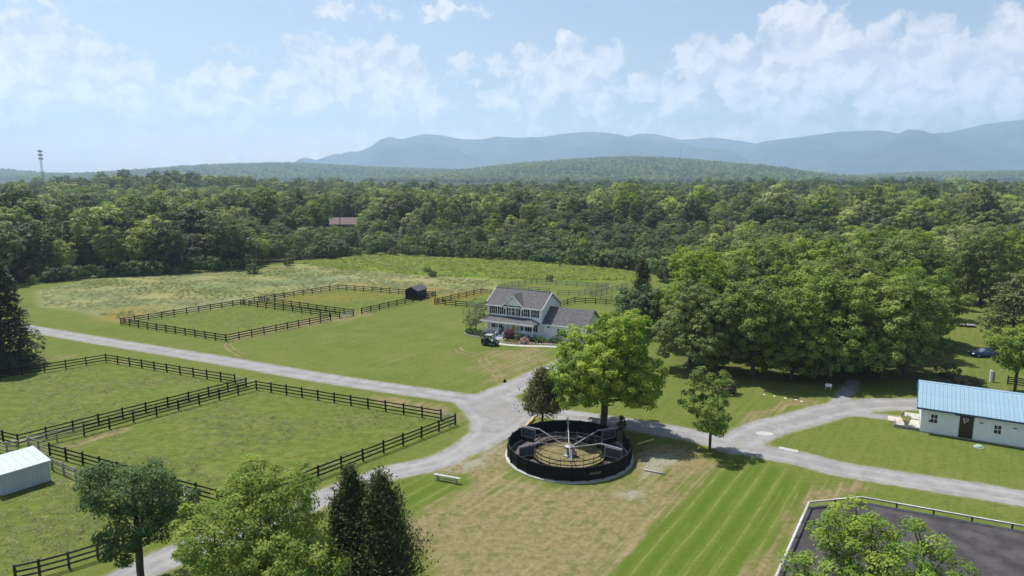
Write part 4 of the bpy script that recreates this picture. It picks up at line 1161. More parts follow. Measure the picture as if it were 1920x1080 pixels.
NPAN = 26
RW = 6.58
gap_at = {3}
for i in range(NPAN):
    t0 = 2 * math.pi * (i + .35) / NPAN; t1 = 2 * math.pi * (i + 1.35) / NPAN
    a = Vector((RW * math.cos(t0), RW * math.sin(t0), 0)); b = Vector((RW * math.cos(t1), RW * math.sin(t1), 0))
    d = b - a; ang = math.atan2(d.y, d.x)
    MB().box(-.07, .07, -.10, .07, .10, 1.62).build('wall_post', M['walker_panel'], wk, a, (0, 0, ang))
    if i == 1:
        continue
    pm_ = MB()
    pm_.box(.06, d.length - .06, -.02, .02, .14, 1.50)
    pn = pm_.build('wall_panel', M['walker_panel'], wk, a, (0, 0, ang))
    MB().box(.055, d.length - .055, -.045, .045, 1.505, 1.565).build('top_rail', M['black_paint'], pn)
    for z in (.22, .62, 1.02):
        MB().box(.055, d.length - .055, -.055, -.023, z, z + .06).build('batten', M['walker_panel'], pn)
# open door panel swung outward
t0 = 2 * math.pi * 1.35 / NPAN
a = Vector((RW * math.cos(t0), RW * math.sin(t0), 0))
dp = MB().box(.06, 1.5, -.02, .02, .14, 1.5).build('door', M['walker_panel'], wk, a, (0, 0, t0 + 1.15))
tp = 2 * math.pi * (20.85) / NPAN
sgn = Vector(((RW + .06) * math.cos(tp) * .992, (RW + .06) * math.sin(tp) * .992, 0))
MB().box(-.62, .62, -.012, .012, .72, .98).build('name_board', mat('dull_board', (.10, .085, .08), .6), wk, sgn, (0, 0, tp + math.pi / 2))
NIN = 20; RI = 3.86
for i in range(NIN):
    t0 = 2 * math.pi * i / NIN; t1 = 2 * math.pi * (i + 1) / NIN
    a = Vector((RI * math.cos(t0), RI * math.sin(t0), 0)); b = Vector((RI * math.cos(t1), RI * math.sin(t1), 0))
    MB().tube([a, a + Vector((0, 0, 1.3))], .04, 6).build('inner_post', M['galv'], wk)
    for z in (.55, 1.0):
        MB().bar(a + Vector((0, 0, z)), b + Vector((0, 0, z)), .05, .09).build('inner_rail', M['black_wood'], wk)
    if i % 1 == 0:
        MB().bar(a * 1.03 + Vector((0, 0, .22)), b * 1.03 + Vector((0, 0, .22)), .03, .26).build('kick_board', M['black_wood'], wk)
hub = MB(); hub.lathe([(.62, 0), (.62, .12), (.30, .2), (.26, .8), (.5, .86), (.5, 1.1), (.22, 1.2)], 14)
hub.build('hub', M['galv'], wk)
MB().cbox((.55, -.15, .45), (.5, .6, .5)).build('motor_housing', M['galv'], wk, bevel=.03)
MB().tube([(0, 0, 1.15), (0, 0, 2.1)], .035, 8).build('mast', M['galv'], wk)
for k in range(6):
    th = R(87 - 60 * k)
    u = Vector((math.cos(th), math.sin(th), 0)); s_ = Vector((-u.y, u.x, 0))
    Zv = Vector((0, 0, 1))
    arm = MB().tube([u * .35 + Zv * 1.0, u * 3.9 + Zv * 2.25], .055, 8).build('arm', M['galv'], wk)
    MB().tube([u * .02 + Zv * 2.0, u * 2.3 + Zv * 1.72], .012, 5).build('stay', M['galv'], arm)
    xb = MB()
    for off in (-.07, .07):
        xb.tube([u * 3.75 + Zv * 2.2 + s_ * off, u * 6.15 + Zv * 2.12 + s_ * off], .04, 6)
    xb.bar(u * 3.85 + Zv * 2.2 - s_ * .2, u * 3.85 + Zv * 2.2 + s_ * .2, .06)
    xb.build('crossbar', M['galv'], wk)
    fr = MB()
    for z in (1.98, .98): fr.tube([u * 4.25 + Zv * z, u * 6.05 + Zv * z], .035, 6)
    for r_ in (4.25, 6.05): fr.tube([u * r_ + Zv * .98, u * r_ + Zv * 1.98], .035, 6)
    for r_ in (4.45, 5.85): fr.tube([u * r_ + Zv * 1.98, u * r_ + Zv * 2.14], .018, 5)
    dv = fr.build('divider_frame', M['galv'], wk)
    pnl = MB(); 
    for q in range(10):
        r_ = 4.33 + q * .182
        pnl.bar(u * r_ + Zv * 1.0, u * r_ + Zv * 1.96, .014)
    pnl.bar(u * 4.27 + Zv * 1.48, u * 6.03 + Zv * 1.48, .012, .94)
    pnl.build('divider_panel', M['mesh_panel'], dv)
    MB().bar(u * 4.3 + Zv * .70, u * 6.0 + Zv * .70, .014, .50).build('rubber_flap', M['black_paint'], dv)

# ------------------------------------------------------------------ white house
HL_, HD_, EZ = 11.3, 8.0, 5.65
hang = math.atan2(-5.2, 9.8)
hfr = Vector((5.35, 122.3, 0)); hu = Vector((math.cos(hang), math.sin(hang), 0)); hv = Vector((-hu.y, hu.x, 0))
horg = hfr - hu * HL_
hs = thing('house', 'white two-storey farmhouse with porch, black shutters and attached garage', 'house', horg, hang)
ov = .35
RZ = 8.05
body = MB()
body.box(0, HL_, 0, HD_, 0, EZ)
body.prism([(0, EZ), (HD_, EZ), (HD_/2, RZ - .12)], 'x', 0, HL_)
wl = body.build('wall', M['white_siding'], hs)
for z in np.arange(.5, EZ, .28):      # shadow lines of the clapboards
    MB().box(-.012, HL_ + .012, -.012, HD_ + .012, z, z + .035).build('clapboard_lip', M['white_siding'], wl)
sl = (RZ - EZ) / (HD_ / 2)
def roof_slab(m, x0, x1, y0, z0, y1, z1, t=.16):
    m.prism([(y0, z0), (y1, z1), (y1, z1 + t), (y0, z0 + t)], 'x', x0, x1)
rm_ = MB()
roof_slab(rm_, -ov, HL_ + ov, -ov, EZ - ov * sl, HD_/2, RZ); roof_slab(rm_, -ov, HL_ + ov, HD_ + ov, EZ - ov * sl, HD_/2 + .002, RZ)
roof = rm_.build('roof', M['shingle'], hs)
MB().box(-ov - .01, HL_ + ov + .01, HD_/2 - .14, HD_/2 + .14, RZ + .13, RZ + .19).build('ridge_cap', M['shingle'], roof)
fs_ = MB(); fs_.box(-ov, HL_ + ov, -ov - .10, -ov - .003, EZ - ov*sl - .06, EZ - ov*sl + .12)
fs_.build('gutter', M['white_paint'], hs)
for xx in (-ov - .06, HL_ + ov + .003):
    bg_ = MB()
    for (y0, y1) in ((-ov - .05, HD_/2), (HD_ + ov + .05, HD_/2)):
        bg_.prism([(y0, EZ - ov*sl - .14), (y1, RZ - .14), (y1, RZ + .17), (y0, EZ - ov*sl + .17)], 'x', xx, xx + .055)
    bg_.build('bargeboard', M['white_paint'], hs)
# gable ornament on the end wall
orn = MB(); orn.tube([(HL_ + ov + .03, HD_/2 - .9, RZ - .62), (HL_ + ov + .03, HD_/2, RZ - .95), (HL_ + ov + .03, HD_/2 + .9, RZ - .62)], .06, 6)
orn.build('gable_ornament', M['white_paint'], hs)
# cross gable over the middle
gx0, gx1 = 3.55, 7.65; gc = (gx0 + gx1) / 2; gz = EZ + 2.0
gb = MB(); gb.prism([(gx0, EZ - .6), (gx1, EZ - .6), (gx1, EZ), (gc, gz - .1), (gx0, EZ)], 'y', -.12, HD_/2 - .3)
gb.build('cross_gable_wall', M['white_siding'], hs)
gsl = (gz - EZ) / (gc - gx0)
cr = MB()
for sgn_ in (-1, 1):
    xo = gc + sgn_ * (gc - gx0 + ov)
    cr.prism([(xo, EZ - ov * gsl), (gc, gz), (gc, gz + .17), (xo, EZ - ov * gsl + .17)], 'y', -.5, HD_/2 - .05)
cr.build('cross_gable_roof', M['shingle'], roof)
cb = MB()
for sgn_ in (-1, 1):
    xo = gc + sgn_ * (gc - gx0 + ov + .05)
    cb.prism([(xo, EZ - ov * gsl - .12), (gc, gz - .12), (gc, gz + .19), (xo, EZ - ov * gsl + .19)], 'y', -.57, -.503)
cb.build('bargeboard', M['white_paint'], hs)
MB().tube([(gc - .85, -.53, gz - .75), (gc - .4, -.53, gz - 1.02), (gc, -.53, gz - .82), (gc + .4, -.53, gz - 1.02), (gc + .85, -.53, gz - .75)], .05, 6).build('gable_ornament', M['white_paint'], hs)
MB().tube([(gc + .33 * math.cos(a_), -.15, EZ + .35 + .33 * math.sin(a_)) for a_ in np.linspace(0, math.pi, 9)], .05, 6).build('arch_trim', M['white_paint'], hs)
def house_window(x, z, w, h, shut=True, parent=hs, y=0.0, frame='white_paint', bars=True):
    f = MB(); t = .07
    f.box(x - w/2 - t, x - w/2, y - .06, y - .002, z - t, z + h + t); f.box(x + w/2, x + w/2 + t, y - .06, y - .002, z - t, z + h + t)
    f.box(x - w/2, x + w/2, y - .06, y - .002, z + h, z + h + t); f.box(x - w/2, x + w/2, y - .085, y - .002, z - t, z)
    if bars:
        f.box(x - w/2, x + w/2, y - .05, y - .03, z + h/2 - .03, z + h/2 + .03); f.box(x - .02, x + .02, y - .045, y - .032, z, z + h)
    win = f.build('window', M[frame], parent)
    MB().box(x - w/2, x + w/2, y - .03, y - .006, z, z + h).build('pane', M['dark_glass'], win)
    if shut:
        for sg in (-1, 1):
            c = x + sg * (w/2 + t + .18)
            MB().box(c - .16, c + .16, y - .05, y - .004, z - .05, z + h + .05).build('shutter', M['black_paint'], win)
    return win
for x in (1.25, 3.05, 8.1, 10.05): house_window(x, 3.95, .78, 1.32)
for x in (4.85, 6.35): house_window(x, 3.95, .5, 1.32, shut=False, y=-.12)
house_window(5.6, 3.95, .72, 1.32, shut=False, y=-.12)
for x in (4.36, 6.84): MB().box(x - .16, x + .16, -.17, -.124, 3.9, 5.32).build('shutter', M['black_paint'], hs)
# corner boards
for x in (-.02, HL_ - .12): MB().box(x, x + .14, -.03, -.015, .3, EZ - .12).build('corner_board', M['white_paint'], hs)
# porch
PD = 2.3; PZ = .62; PE = 2.95; PT = 3.62
MB().box(.0, HL_ - .55, -PD, -.003, .15, PZ).build('porch_floor', mat('porch_boards', (.33, .37, .42), .7), hs)
MB().box(.02, HL_ - .57, -PD + .02, -PD + .1, .0, .149).build('porch_skirt', M['white_paint'], hs)
pr = MB()
x0, x1 = -.25, HL_ - .25
pr.add([(x0, -PD - .3, PE), (x1, -PD - .3, PE), (x1 - 1.9, -.02, PT), (x0 + .5, -.02, PT), (x1, -.02, PE + .05), (x0, -.02, PE + .05),
        (x0, -PD - .3, PE - .14), (x1, -PD - .3, PE - .14), (x1, -.02, PE - .14), (x0, -.02, PE - .14)],
       [(0, 1, 2, 3), (1, 4, 2), (0, 3, 5), (0, 6, 7, 1), (1, 7, 8, 4), (0, 5, 9, 6), (6, 9, 8, 7), (3, 2, 4, 5), (5, 4, 8, 9)])
pr.build('porch_roof', M['shingle'], hs)
MB().box(x0 - .02, x1 + .02, -PD - .38, -PD - .303, PE - .17, PE + .03).build('porch_gutter', M['white_paint'], hs)
MB().box(.0, HL_ - .5, -PD + .05, -PD + .2, PE - .4, PE - .145).build('porch_beam', M['white_paint'], hs)
for x in (.12, 1.9, 3.5, 5.0, 7.2, 8.9, HL_ - .7):
    MB().box(x - .07, x + .07, -PD + .05, -PD + .19, PZ + .002, PE - .402).build('porch_post', M['white_paint'], hs, bevel=.015)
for (xa, xb_) in ((.2, 1.82), (1.98, 3.42), (5.08, 7.12), (7.28, 8.82), (8.98, HL_ - .78)):
    rl = MB(); rl.box(xa, xb_, -PD + .09, -PD + .15, 1.45, 1.52); rl.box(xa, xb_, -PD + .09, -PD + .15, .75, .80)
    for x in np.arange(xa + .07, xb_ - .02, .14): rl.box(x, x + .035, -PD + .1, -PD + .135, .80, 1.45)
    rl.build('railing', M['white_paint'], hs)
for k in range(3): MB().box(3.55, 4.95, -PD - .32 * (k + 1), -PD - .32 * k - .004, 0, PZ - .16 * (k + 1)).build('step', M['white_paint'], hs)
for x in (3.5, 5.0): MB().bar((x, -PD - .95, .95), (x, -PD, 1.5), .07).bar((x, -PD - .95, 0), (x, -PD - .95, .98), .09).build('stair_rail', M['white_paint'], hs)
dr_ = MB().box(5.35, 6.3, -.06, -.004, PZ + .003, PZ + 2.1).build('door', M['yellow_door'], hs)
MB().box(6.12, 6.18, -.11, -.062, PZ + 1.0, PZ + 1.1).build('handle', M['galv'], dr_)
for x0_, x1_ in ((5.22, 5.345), (6.305, 6.43)): MB().box(x0_, x1_, -.07, -.004, PZ + .003, PZ + 2.25).build('door_trim', M['white_paint'], hs)
house_window(1.35, 1.25, .75, 1.45, shut=False); house_window(2.35, 1.25, .75, 1.45, shut=False)
for x in (.78, 2.92): MB().box(x - .16, x + .16, -.05, -.004, 1.2, 2.75).build('shutter', M['black_paint'], hs)
house_window(8.0, 1.25, .9, 1.45); house_window(9.75, 1.25, .75, 1.45)
# garage wing
GX0, GX1, GD, GZ, GR = HL_ + .004, HL_ + 8.6, 7.2, 2.95, 5.35
gw = MB(); gw.box(GX0, GX1, .4, .4 + GD, 0, GZ); gw.prism([(.4, GZ), (.4 + GD, GZ), (.4 + GD/2, GR - .12)], 'x', GX0, GX1)
gwall = gw.build('garage_wall', M['white_siding'], hs)
for z in np.arange(.5, GZ, .28): MB().box(GX0 + .01, GX1 + .012, .388, .412 + GD, z, z + .035).build('clapboard_lip', M['white_siding'], gwall)
gs_ = (GR - GZ) / (GD / 2); gr = MB()
roof_slab(gr, GX0, GX1 + ov, .4 - ov, GZ - ov * gs_, .4 + GD/2, GR); roof_slab(gr, GX0, GX1 + ov, .4 + GD + ov, GZ - ov * gs_, .4 + GD/2 + .002, GR)
gr.build('garage_roof', M['shingle'], hs)
MB().box(GX0, GX1 + ov, .4 - ov - .1, .4 - ov - .003, GZ - ov*gs_ - .06, GZ - ov*gs_ + .12).build('gutter', M['white_paint'], hs)
house_window(GX0 + 3.9, .95, .8, 1.2, y=.4)
MB().box(GX0 + 1.0, GX0 + 1.55, .36, .396, 2.2, 2.42).build('vent', M['black_paint'], hs)
house_window(HL_ - 3.2, 1.25, .1, .1, shut=False, bars=False) if False else None
MB().tube([(HL_ + .06, -.08, .1), (HL_ + .06, -.08, EZ - .3)], .045, 6).build('downpipe', M['white_paint'], hs)
MB().cbox((9.2, 5.6, 7.35), (.09, .09, .8)).build('vent_pipe', M['galv'], roof)

# ------------------------------------------------------------------ barn with blue roof
bfl, bfr = G(1724.5, 809), G(1920, 840.6)
bang = math.atan2(bfr.y - bfl.y, bfr.x - bfl.x)
BL, BD, BE, BR = 24.0, 8.6, 3.15, 4.95
bn = thing('barn', 'long white barn with a light blue ribbed metal roof', 'barn', bfl, bang)
bw = MB(); bw.box(0, BL, 0, BD, 0, BE); bw.prism([(0, BE), (BD, BE), (BD/2, BR - .1)], 'x', 0, BL)
bwall = bw.build('wall', M['barn_siding'], bn)
board_w = .4; bm_ = unit_box('siding_board', M['barn_siding'], board_w - .03, .026, 1.0, True)
for i in range(int(BL / board_w)):
    x = (i + .5) * board_w
    obj('siding_board', bm_, bwall, (x, -.014, .12), (0, 0, 0), (1, 1, BE - .30))
bme = unit_box('siding_board', M['barn_siding'], .026, board_w - .03, 1.0, True)
for i in range(int(BD / board_w)):
    y = (i + .5) * board_w; top = BE + (BR - BE) * (1 - abs(y - BD/2) / (BD/2)) - .3
    obj('siding_board', bme, bwall, (-.014, y, .12), (0, 0, 0), (1, 1, top - .12))
MB().box(-.02, BL + .02, -.05, BD + .05, -.05, .115).build('foundation', M['concrete'], bn)
bo = .45; bs = (BR - BE) / (BD / 2)
br_ = MB(); roof_slab(br_, -.5, BL + .5, -bo, BE - bo * bs, BD/2, BR, .08); roof_slab(br_, -.5, BL + .5, BD + bo, BE - bo * bs, BD/2 + .002, BR, .08)
broof = br_.build('roof', M['blue_trim'], bn)
pw_ = .42; slope_len = math.hypot(BD/2 + bo, (BR - BE) + bo * bs); tilt = math.atan2(BR - BE + bo * bs, BD/2 + bo)
rp = MB(); rp.box(-pw_/2 + .004, pw_/2 - .004, 0, slope_len, 0, .022)
rp.add(*(lambda b: (b.v, b.f))(MB().prism([(-pw_/2 + .004, .022), (-pw_/2 + .062, .022), (-pw_/2 + .046, .062), (-pw_/2 + .018, .062)], 'y', 0, slope_len)))
rp.add(*(lambda b: (b.v, b.f))(MB().prism([(.02, .022), (.05, .022), (.042, .036), (.028, .036)], 'y', 0, slope_len)))
rpm = rp.mesh('roof_panel', M['blue_metal'])
for i in range(int((BL + 1.0) / pw_)):
    x = -.5 + (i + .5) * pw_
    obj('roof_panel', rpm, broof, (x, -bo - .01, BE - bo * bs + .085), (tilt, 0, 0))
    obj('roof_panel', rpm, broof, (x, BD + bo + .01, BE - bo * bs + .085), (tilt, 0, math.pi))
MB().prism([(BD/2 - .22, BR + .02), (BD/2, BR + .13), (BD/2 + .22, BR + .02), (BD/2 + .22, BR + .06), (BD/2, BR + .17), (BD/2 - .22, BR + .06)], 'x', -.52, BL + .5).build('ridge_cap', M['blue_metal'], broof)
fa_ = MB(); fa_.box(-.5, BL + .5, -bo - .05, -bo - .012, BE - bo*bs - .10, BE - bo*bs + .075)
fa_.build('fascia', M['blue_trim'], bn)
for xx in (-.56, BL + .503):
    bg_ = MB()
    for (y0, y1) in ((-bo - .05, BD/2), (BD + bo + .05, BD/2)):
        bg_.prism([(y0, BE - bo*bs - .12), (y1, BR - .12), (y1, BR + .1), (y0, BE - bo*bs + .1)], 'x', xx, xx + .055)
    bg_.build('bargeboard', M['blue_trim'], bn)
bx = Vector((math.cos(bang), math.sin(bang), 0))
SURVEY = Vector((0, 0, CAM_H))
def along(px, py):  # distance along the barn front of a sight line
    d = px_dir(px, py); n_ = Vector((-bx.y, bx.x, 0)); t_ = (bfl - SURVEY).dot(n_) / d.dot(n_)
    p = SURVEY + d * t_; return (p - bfl).dot(bx), p.z
def barn_window(px0, py0, px1, py1):
    xa, za = along(px0, py1); xb2, zb = along(px1, py0)
    house_window((xa + xb2) / 2, za, xb2 - xa, zb - za, shut=False, parent=bn, y=-.028)
barn_window(1744.5, 778, 1758.5, 791.5); barn_window(1863, 798.5, 1878, 812)
xd0, _ = along(1796.5, 815); xd1, _ = along(1823, 815)
dd = MB()
dd.box(xd0, xd1, -.10, -.032, .12, 2.62)
door = dd.build('door', M['brown_door'], bn)
for x in np.linspace(xd0, xd1, 8)[1:-1]: MB().box(x - .012, x + .012, -.112, -.101, .14, 2.6).build('plank_lip', M['brown_door'], door)
mid_ = (xd0 + xd1) / 2
xbr = MB()
for (xa, xb2) in ((xd0 + .08, mid_ - .04), (mid_ + .04, xd1 - .08)):
    xbr.bar((xa, -.125, .3), (xb2, -.125, 2.4), .02, .12); xbr.bar((xa, -.135, 2.4), (xb2, -.135, .3), .02, .12)
xbr.build('cross_brace', M['brown_door'], door)
MB().box(xd0 - .5, xd1 + .1, -.14, -.10, 2.64, 2.74).build('door_track', M['black_paint'], bn)
# the numerals on the door
num = MB(); zc_ = 2.30; nx_ = mid_ - .02
num.box(nx_ - .30, nx_ - .22, -.150, -.146, zc_ - .17, zc_ + .17)
num.build('number_one', M['white_paint'], door)
n0 = MB()
n0.tube([(nx_ + .03 + .13 * math.cos(a_), -.150, zc_ + .15 * math.sin(a_)) for a_ in np.linspace(R(-150), R(150), 14)], .032, 6)
n0.build('number_zero', M['white_paint'], door)
MB().box(xd0 + .42, xd0 + .52, -.150, -.146, 1.88, 2.1).build('door_tag', M['white_paint'], door)
for (px, py) in ((1840.7, 793), (1903.5, 803)):
    xv, zv = along(px, py); MB().box(xv - .18, xv + .18, -.08, -.029, zv - .05, zv + .05).build('vent', M['black_paint'], bn)
xl_, zl_ = along(1743, 789); MB().box(xl_ - .08, xl_ + .08, -.12, -.029, zl_ - .12, zl_ + .12).build('wall_lamp', M['black_paint'], bn, bevel=.02)

# ------------------------------------------------------------------ pale metal shed
sr, sl_ = G(96, 901), G(4, 930)
sv = (sr - sl_); sang = math.atan2(sv.y, sv.x); SL = sv.length
sh = thing('metal_shed', 'small pale metal shed with a single-slope white roof', 'shed', sl_, sang)
SD = 4.0
sw_ = MB(); sw_.prism([(0, 0), (SD, 0), (SD, 2.42), (0, 2.08)], 'x', 0, SL)
swall = sw_.build('wall', M['shed_siding'], sh)
nb_ = 19
sb_ = unit_box('siding_panel', M['shed_siding'], SL / nb_ - .035, .03, 1.0, True)
for i in range(nb_): obj('siding_panel', sb_, swall, ((i + .5) * SL / nb_, -.016, .03), (0, 0, 0), (1, 1, 1.98))
sb_2 = unit_box('siding_panel', M['shed_siding'], .03, SD / 18 - .035, 1.0, True)
for i in range(18): obj('siding_panel', sb_2, swall, (-.016, (i + .5) * SD / 18, .03), (0, 0, 0), (1, 1, 2.0 + .34 * (i / 18)))
srf = MB(); srf.prism([(-.22, 2.10), (SD + .2, 2.49), (SD + .2, 2.56), (-.22, 2.17)], 'x', -.25, SL + .12)
sroof = srf.build('roof', M['white_metal'], sh)
th_ = math.atan2(.39, SD + .42)
for i in range(7):
    x = -.2 + i * (SL + .3) / 6
    MB().prism([(-.225, 2.172), (SD + .205, 2.562), (SD + .205, 2.585), (-.225, 2.195)], 'x', x - .02, x + .02).build('seam', M['white_metal'], sroof)
MB().box(-.25, SL + .12, -.27, -.222, 2.0, 2.18).build('fascia', M['shed_siding'], sh)

# ------------------------------------------------------------------ black run-in shed at the far paddock
k0 = G(771, 563.5); k1 = G(792, 560)
kang = math.atan2(k1.y - k0.y, k1.x - k0.x)
ks = thing('run_in_shed', 'small black run-in shed with a dark gable roof at the far paddock', 'shed', G(759, 561), math.atan2(-1.5, 3.4))
KW, KL = 3.4, 4.6
kb = MB(); kb.box(0, KW, .5, KL, 0, 2.2); kb.prism([(0, 2.2), (KW, 2.2), (KW/2, 3.0)], 'y', .5, KL); kb.build('wall', M['black_wood'], ks)
kf = MB(); kf.box(0, .5, .3, .496, 0, 2.2); kf.box(KW - .5, KW, .3, .496, 0, 2.2); kf.build('front_wall', M['black_wood'], ks)
for i in range(8): MB().box(i * KW / 8 + .01, (i + 1) * KW / 8 - .01, .27, .298, .02, 2.18 + .7 * (1 - abs(i - 3.5) / 3.5)).build('plank', M['black_wood'], ks)
kr = MB()
for sg in (-1, 1):
    xo = KW/2 + sg * (KW/2 + .25)
    kr.prism([(xo, 2.08), (KW/2, 3.02), (KW/2, 3.12), (xo, 2.18)], 'y', .05, KL + .25)
kr.build('roof', mat('dark_shingle', (.07, .07, .078), .85, .3, 3), ks)
for i in range(12): MB().box(KW + .002, KW + .03, .55 + i * .335, .86 + i * .335, .02, 2.1).build('plank', mat('black_plank', (.022, .021, .021), .7) if i == 0 else bpy.data.materials['black_plank'], ks)
# ------------------------------------------------------------------ shrubs and beds at the house
def H(x, y, z=0):
    return horg + hu * x + hv * y + Vector((0, 0, z))
def bush(label, p, r, h, lm, seed, name='shrub', n=26, leaf=.2, tone0=.45, sx=1.0):
    t = gen_broadleaf(seed, h, r, .02, n, 46, leaf, r * .42, M['bark'], lm, 'bush_%d' % seed, r_base=.05, lobes=7, gap=.35, tone0=tone0, flat=.9, inner=.5)
    return plant_tree(name, t, p, label, 'shrub', rz=seed, s=1.0)
def bed(name, label, pts, material, z=.09):
    m = MB(); pts = smooth_line(pts + pts[:1], 5)[:-1]
    m.prism(pts, 'z', -.02, z)
    return tag(m.build(name, material), label, 'flower bed', kind='structure')
def HP2(l): return [tuple(H(a, b).xy) for a, b in l]
b1 = [(-4.2, -1.2), (-3.2, -3.0), (-1.0, -4.0), (1.4, -4.0), (2.9, -3.4), (2.9, -2.5), (0, -2.45), (-1.2, -.5), (-2.8, .2)]
b2 = [(5.4, -2.45), (5.5, -4.6), (6.8, -5.5), (9.0, -5.3), (11.2, -4.2), (14, -3.2), (16.5, -2.2), (16.4, -.1), (12, -.1), (11.2, -2.4)]
bed('flower_bed', 'mulched bed around the birch and low shrubs', HP2(b1), M['mulch'])
bed('flower_bed', 'mulched bed with the red shrub before the porch', HP2(b2), M['mulch'])
# stone edging, one stone at a time
st_me = []
for i in range(4):
    s_ = MB(); rr_ = random.Random(i)
    pr_ = [(.16 * rr_.uniform(.8, 1.2), -.05), (.21 * rr_.uniform(.85, 1.1), .06), (.17, .13), (.07, .17)]
    s_.lathe(pr_, 7); st_me.append(s_.mesh('stone', M['stone']))
for lab, pl_, gnm in (('grey edging stone of the birch bed', b1, 'edging stones of the birch bed'), ('grey edging stone of the red shrub bed', b2, 'edging stones of the red shrub bed')):
    ln_ = smooth_line(HP2(pl_ + pl_[:1]), 12); acc_ = 0; last = None
    lst = []
    for p in ln_:
        if last is None or math.hypot(p[0] - last[0], p[1] - last[1]) > .42:
            lst.append(p); last = p
    for p in lst:
        if (Vector((p[0], p[1], 0)) - horg).dot(hv) > -2.6: continue
        o = obj('edging_stone', st_me[rf_.randrange(4)], None, (p[0], p[1], .0), (0, 0, rf_.uniform(0, 6)), (1, rf_.uniform(.8, 1.2), 1.2))
        tag(o, lab, 'stone', gnm)
pth = smooth_line(HP2([(4.2, -3.3), (4.0, -4.8), (5.0, -6.1), (7.5, -6.7), (10.5, -6.0), (14, -4.6), (18, -3.2), (22, -2.0)]), 8)
pv_ = []; 
for i, p in enumerate(pth):
    a_ = Vector(pth[max(i-1, 0)]); c_ = Vector(pth[min(i+1, len(pth)-1)]); t_ = (c_ - a_).normalized(); nn_ = Vector((-t_.y, t_.x))
    for s_ in (-.55, .55):
        q = Vector(p) + nn_ * s_; pv_.append((q.x, q.y, .02))
tag(obj('path', mesh_np('path', np.array(pv_), np.array([(2*i, 2*i+1, 2*i+3, 2*i+2) for i in range(len(pth)-1)]), M['concrete'])), 'pale curved garden path from the porch steps', 'path', kind='structure')
bush('dark red rounded shrub beside the porch steps', H(6.4, -3.3), 1.05, 2.0, L['red'], 501, n=40)
bush('green clipped shrub next to the red one', H(8.4, -3.0), 1.0, 1.35, L['shrub'], 502)
bush('pale pink flowering shrub at the bed edge', H(10.1, -4.2), .85, 1.1, L['pink'], 503, name='flowering_shrub')
for i, (x, y, r_, h_, lb) in enumerate(((10.3, -2.6, .8, .9, 'low dark shrub under the end porch post'), (12.0, -2.6, .95, 1.15, 'round green shrub at the house and garage corner'), (13.6, -1.6, .7, .8, 'small shrub against the garage wall'), (14.9, -1.2, 1.0, 1.2, 'green shrub below the garage window'))):
    bush(lb, H(x, y), r_, h_, L['shrub'], 510 + i)
for i, (x, y, r_, h_, lb) in enumerate(((-3.2, -1.6, .9, .9, 'low dark shrub at the outer end of the birch bed'), (-1.7, -2.6, 1.0, 1.0, 'spreading dark shrub in front of the birch'), (-.1, -3.0, 1.1, 1.05, 'dark green shrub at the porch corner post'), (1.4, -3.2, .95, .95, 'dark green shrub under the porch railing'), (2.8, -3.2, .65, .75, 'grey-green shrub beside the steps'))):
    bush(lb, H(x, y), r_, h_, L['dark'], 520 + i, tone0=.3)
# low perennials
for i in range(16):
    x = rf_.uniform(5.9, 9.6); y = rf_.uniform(-5.0, -4.1)
    g_ = gen_broadleaf(540 + i % 3, .45, .35, .01, 8, 24, .13, .18, M['bark'], L['straw'] if i % 3 else L['bright'], 'perennial_%d' % (i % 3), r_base=.01, lobes=4) if i < 3 else None
    if g_: PER = (PER + [g_]) if i else [g_]
    plant_tree('perennial', PER[i % 3], H(x, y), 'low leafy perennial in the red shrub bed', 'plant', 'perennials in the red shrub bed', rz=i)

# porch chair
ch = thing('porch_chair', 'blue-grey slatted chair on the porch', 'chair', H(3.6, -.9, PZ), hang)
cm = mat('chair_paint', (.12, .24, .30), .5)
MB().box(-.3, .3, -.3, .3, .38, .42).build('seat', cm, ch)
for i in range(5): MB().bar((-.24 + i * .12, .28, .42), (-.24 + i * .12, .48, 1.05), .09, .02).build('slat', cm, ch)
for x in (-.32, .32):
    MB().box(x - .04, x + .04, -.34, .36, .60, .63).build('armrest', cm, ch)
    for y in (-.28, .28): MB().box(x - .03, x + .03, y - .03, y + .03, 0, .598 if y < 0 else .6).build('leg', cm, ch)

# ------------------------------------------------------------------ black utility vehicle
ut = thing('utility_vehicle', 'black open utility vehicle with a pale roof parked on the house lawn', 'utility vehicle', G(919, 647.5), R(-22))
blk = mat('vehicle_black', (.014, .014, .016), .35, .2, 3, spec=.5); grey = mat('vehicle_roof', (.30, .31, .33), .45, .1, 3)
tyre = mat('tyre_rubber', (.018, .018, .018), .9); rim = mat('rim_metal', (.25, .25, .26), .4, metal=.5)
bd = MB(); bd.prism([(-1.5, .42), (1.55, .42), (1.55, .75), (1.35, .98), (.75, 1.05), (.7, .62), (-.55, .62), (-.6, .95), (-1.5, .95)], 'y', -.68, .68)
bd.build('body', blk, ut, bevel=.03)
MB().prism([(-1.52, .951), (-.62, .951), (-.62, 1.22), (-1.52, 1.22)], 'y', -.66, .66).build('cargo_box', blk, ut, bevel=.02)
for y in (-.36, .36):
    MB().box(-.5, .0, y - .3, y + .3, .63, .86).build('seat', blk, ut, bevel=.04)
    MB().bar((-.48, y, .86), (-.62, y, 1.4), .5, .1).build('backrest', blk, ut)
cage = MB()
for y in (-.66, .66): cage.tube([(.85, y, 1.0), (.42, y, 1.88), (-.62, y, 1.9), (-.75, y, .95)], .03, 6)
for x, z in ((.42, 1.88), (-.62, 1.9)): cage.tube([(x, -.66, z), (x, .66, z)], .03, 6)
cage.build('roll_cage', blk, ut)
MB().box(-.8, .55, -.72, .72, 1.92, 1.98).build('roof', grey, ut, bevel=.03)
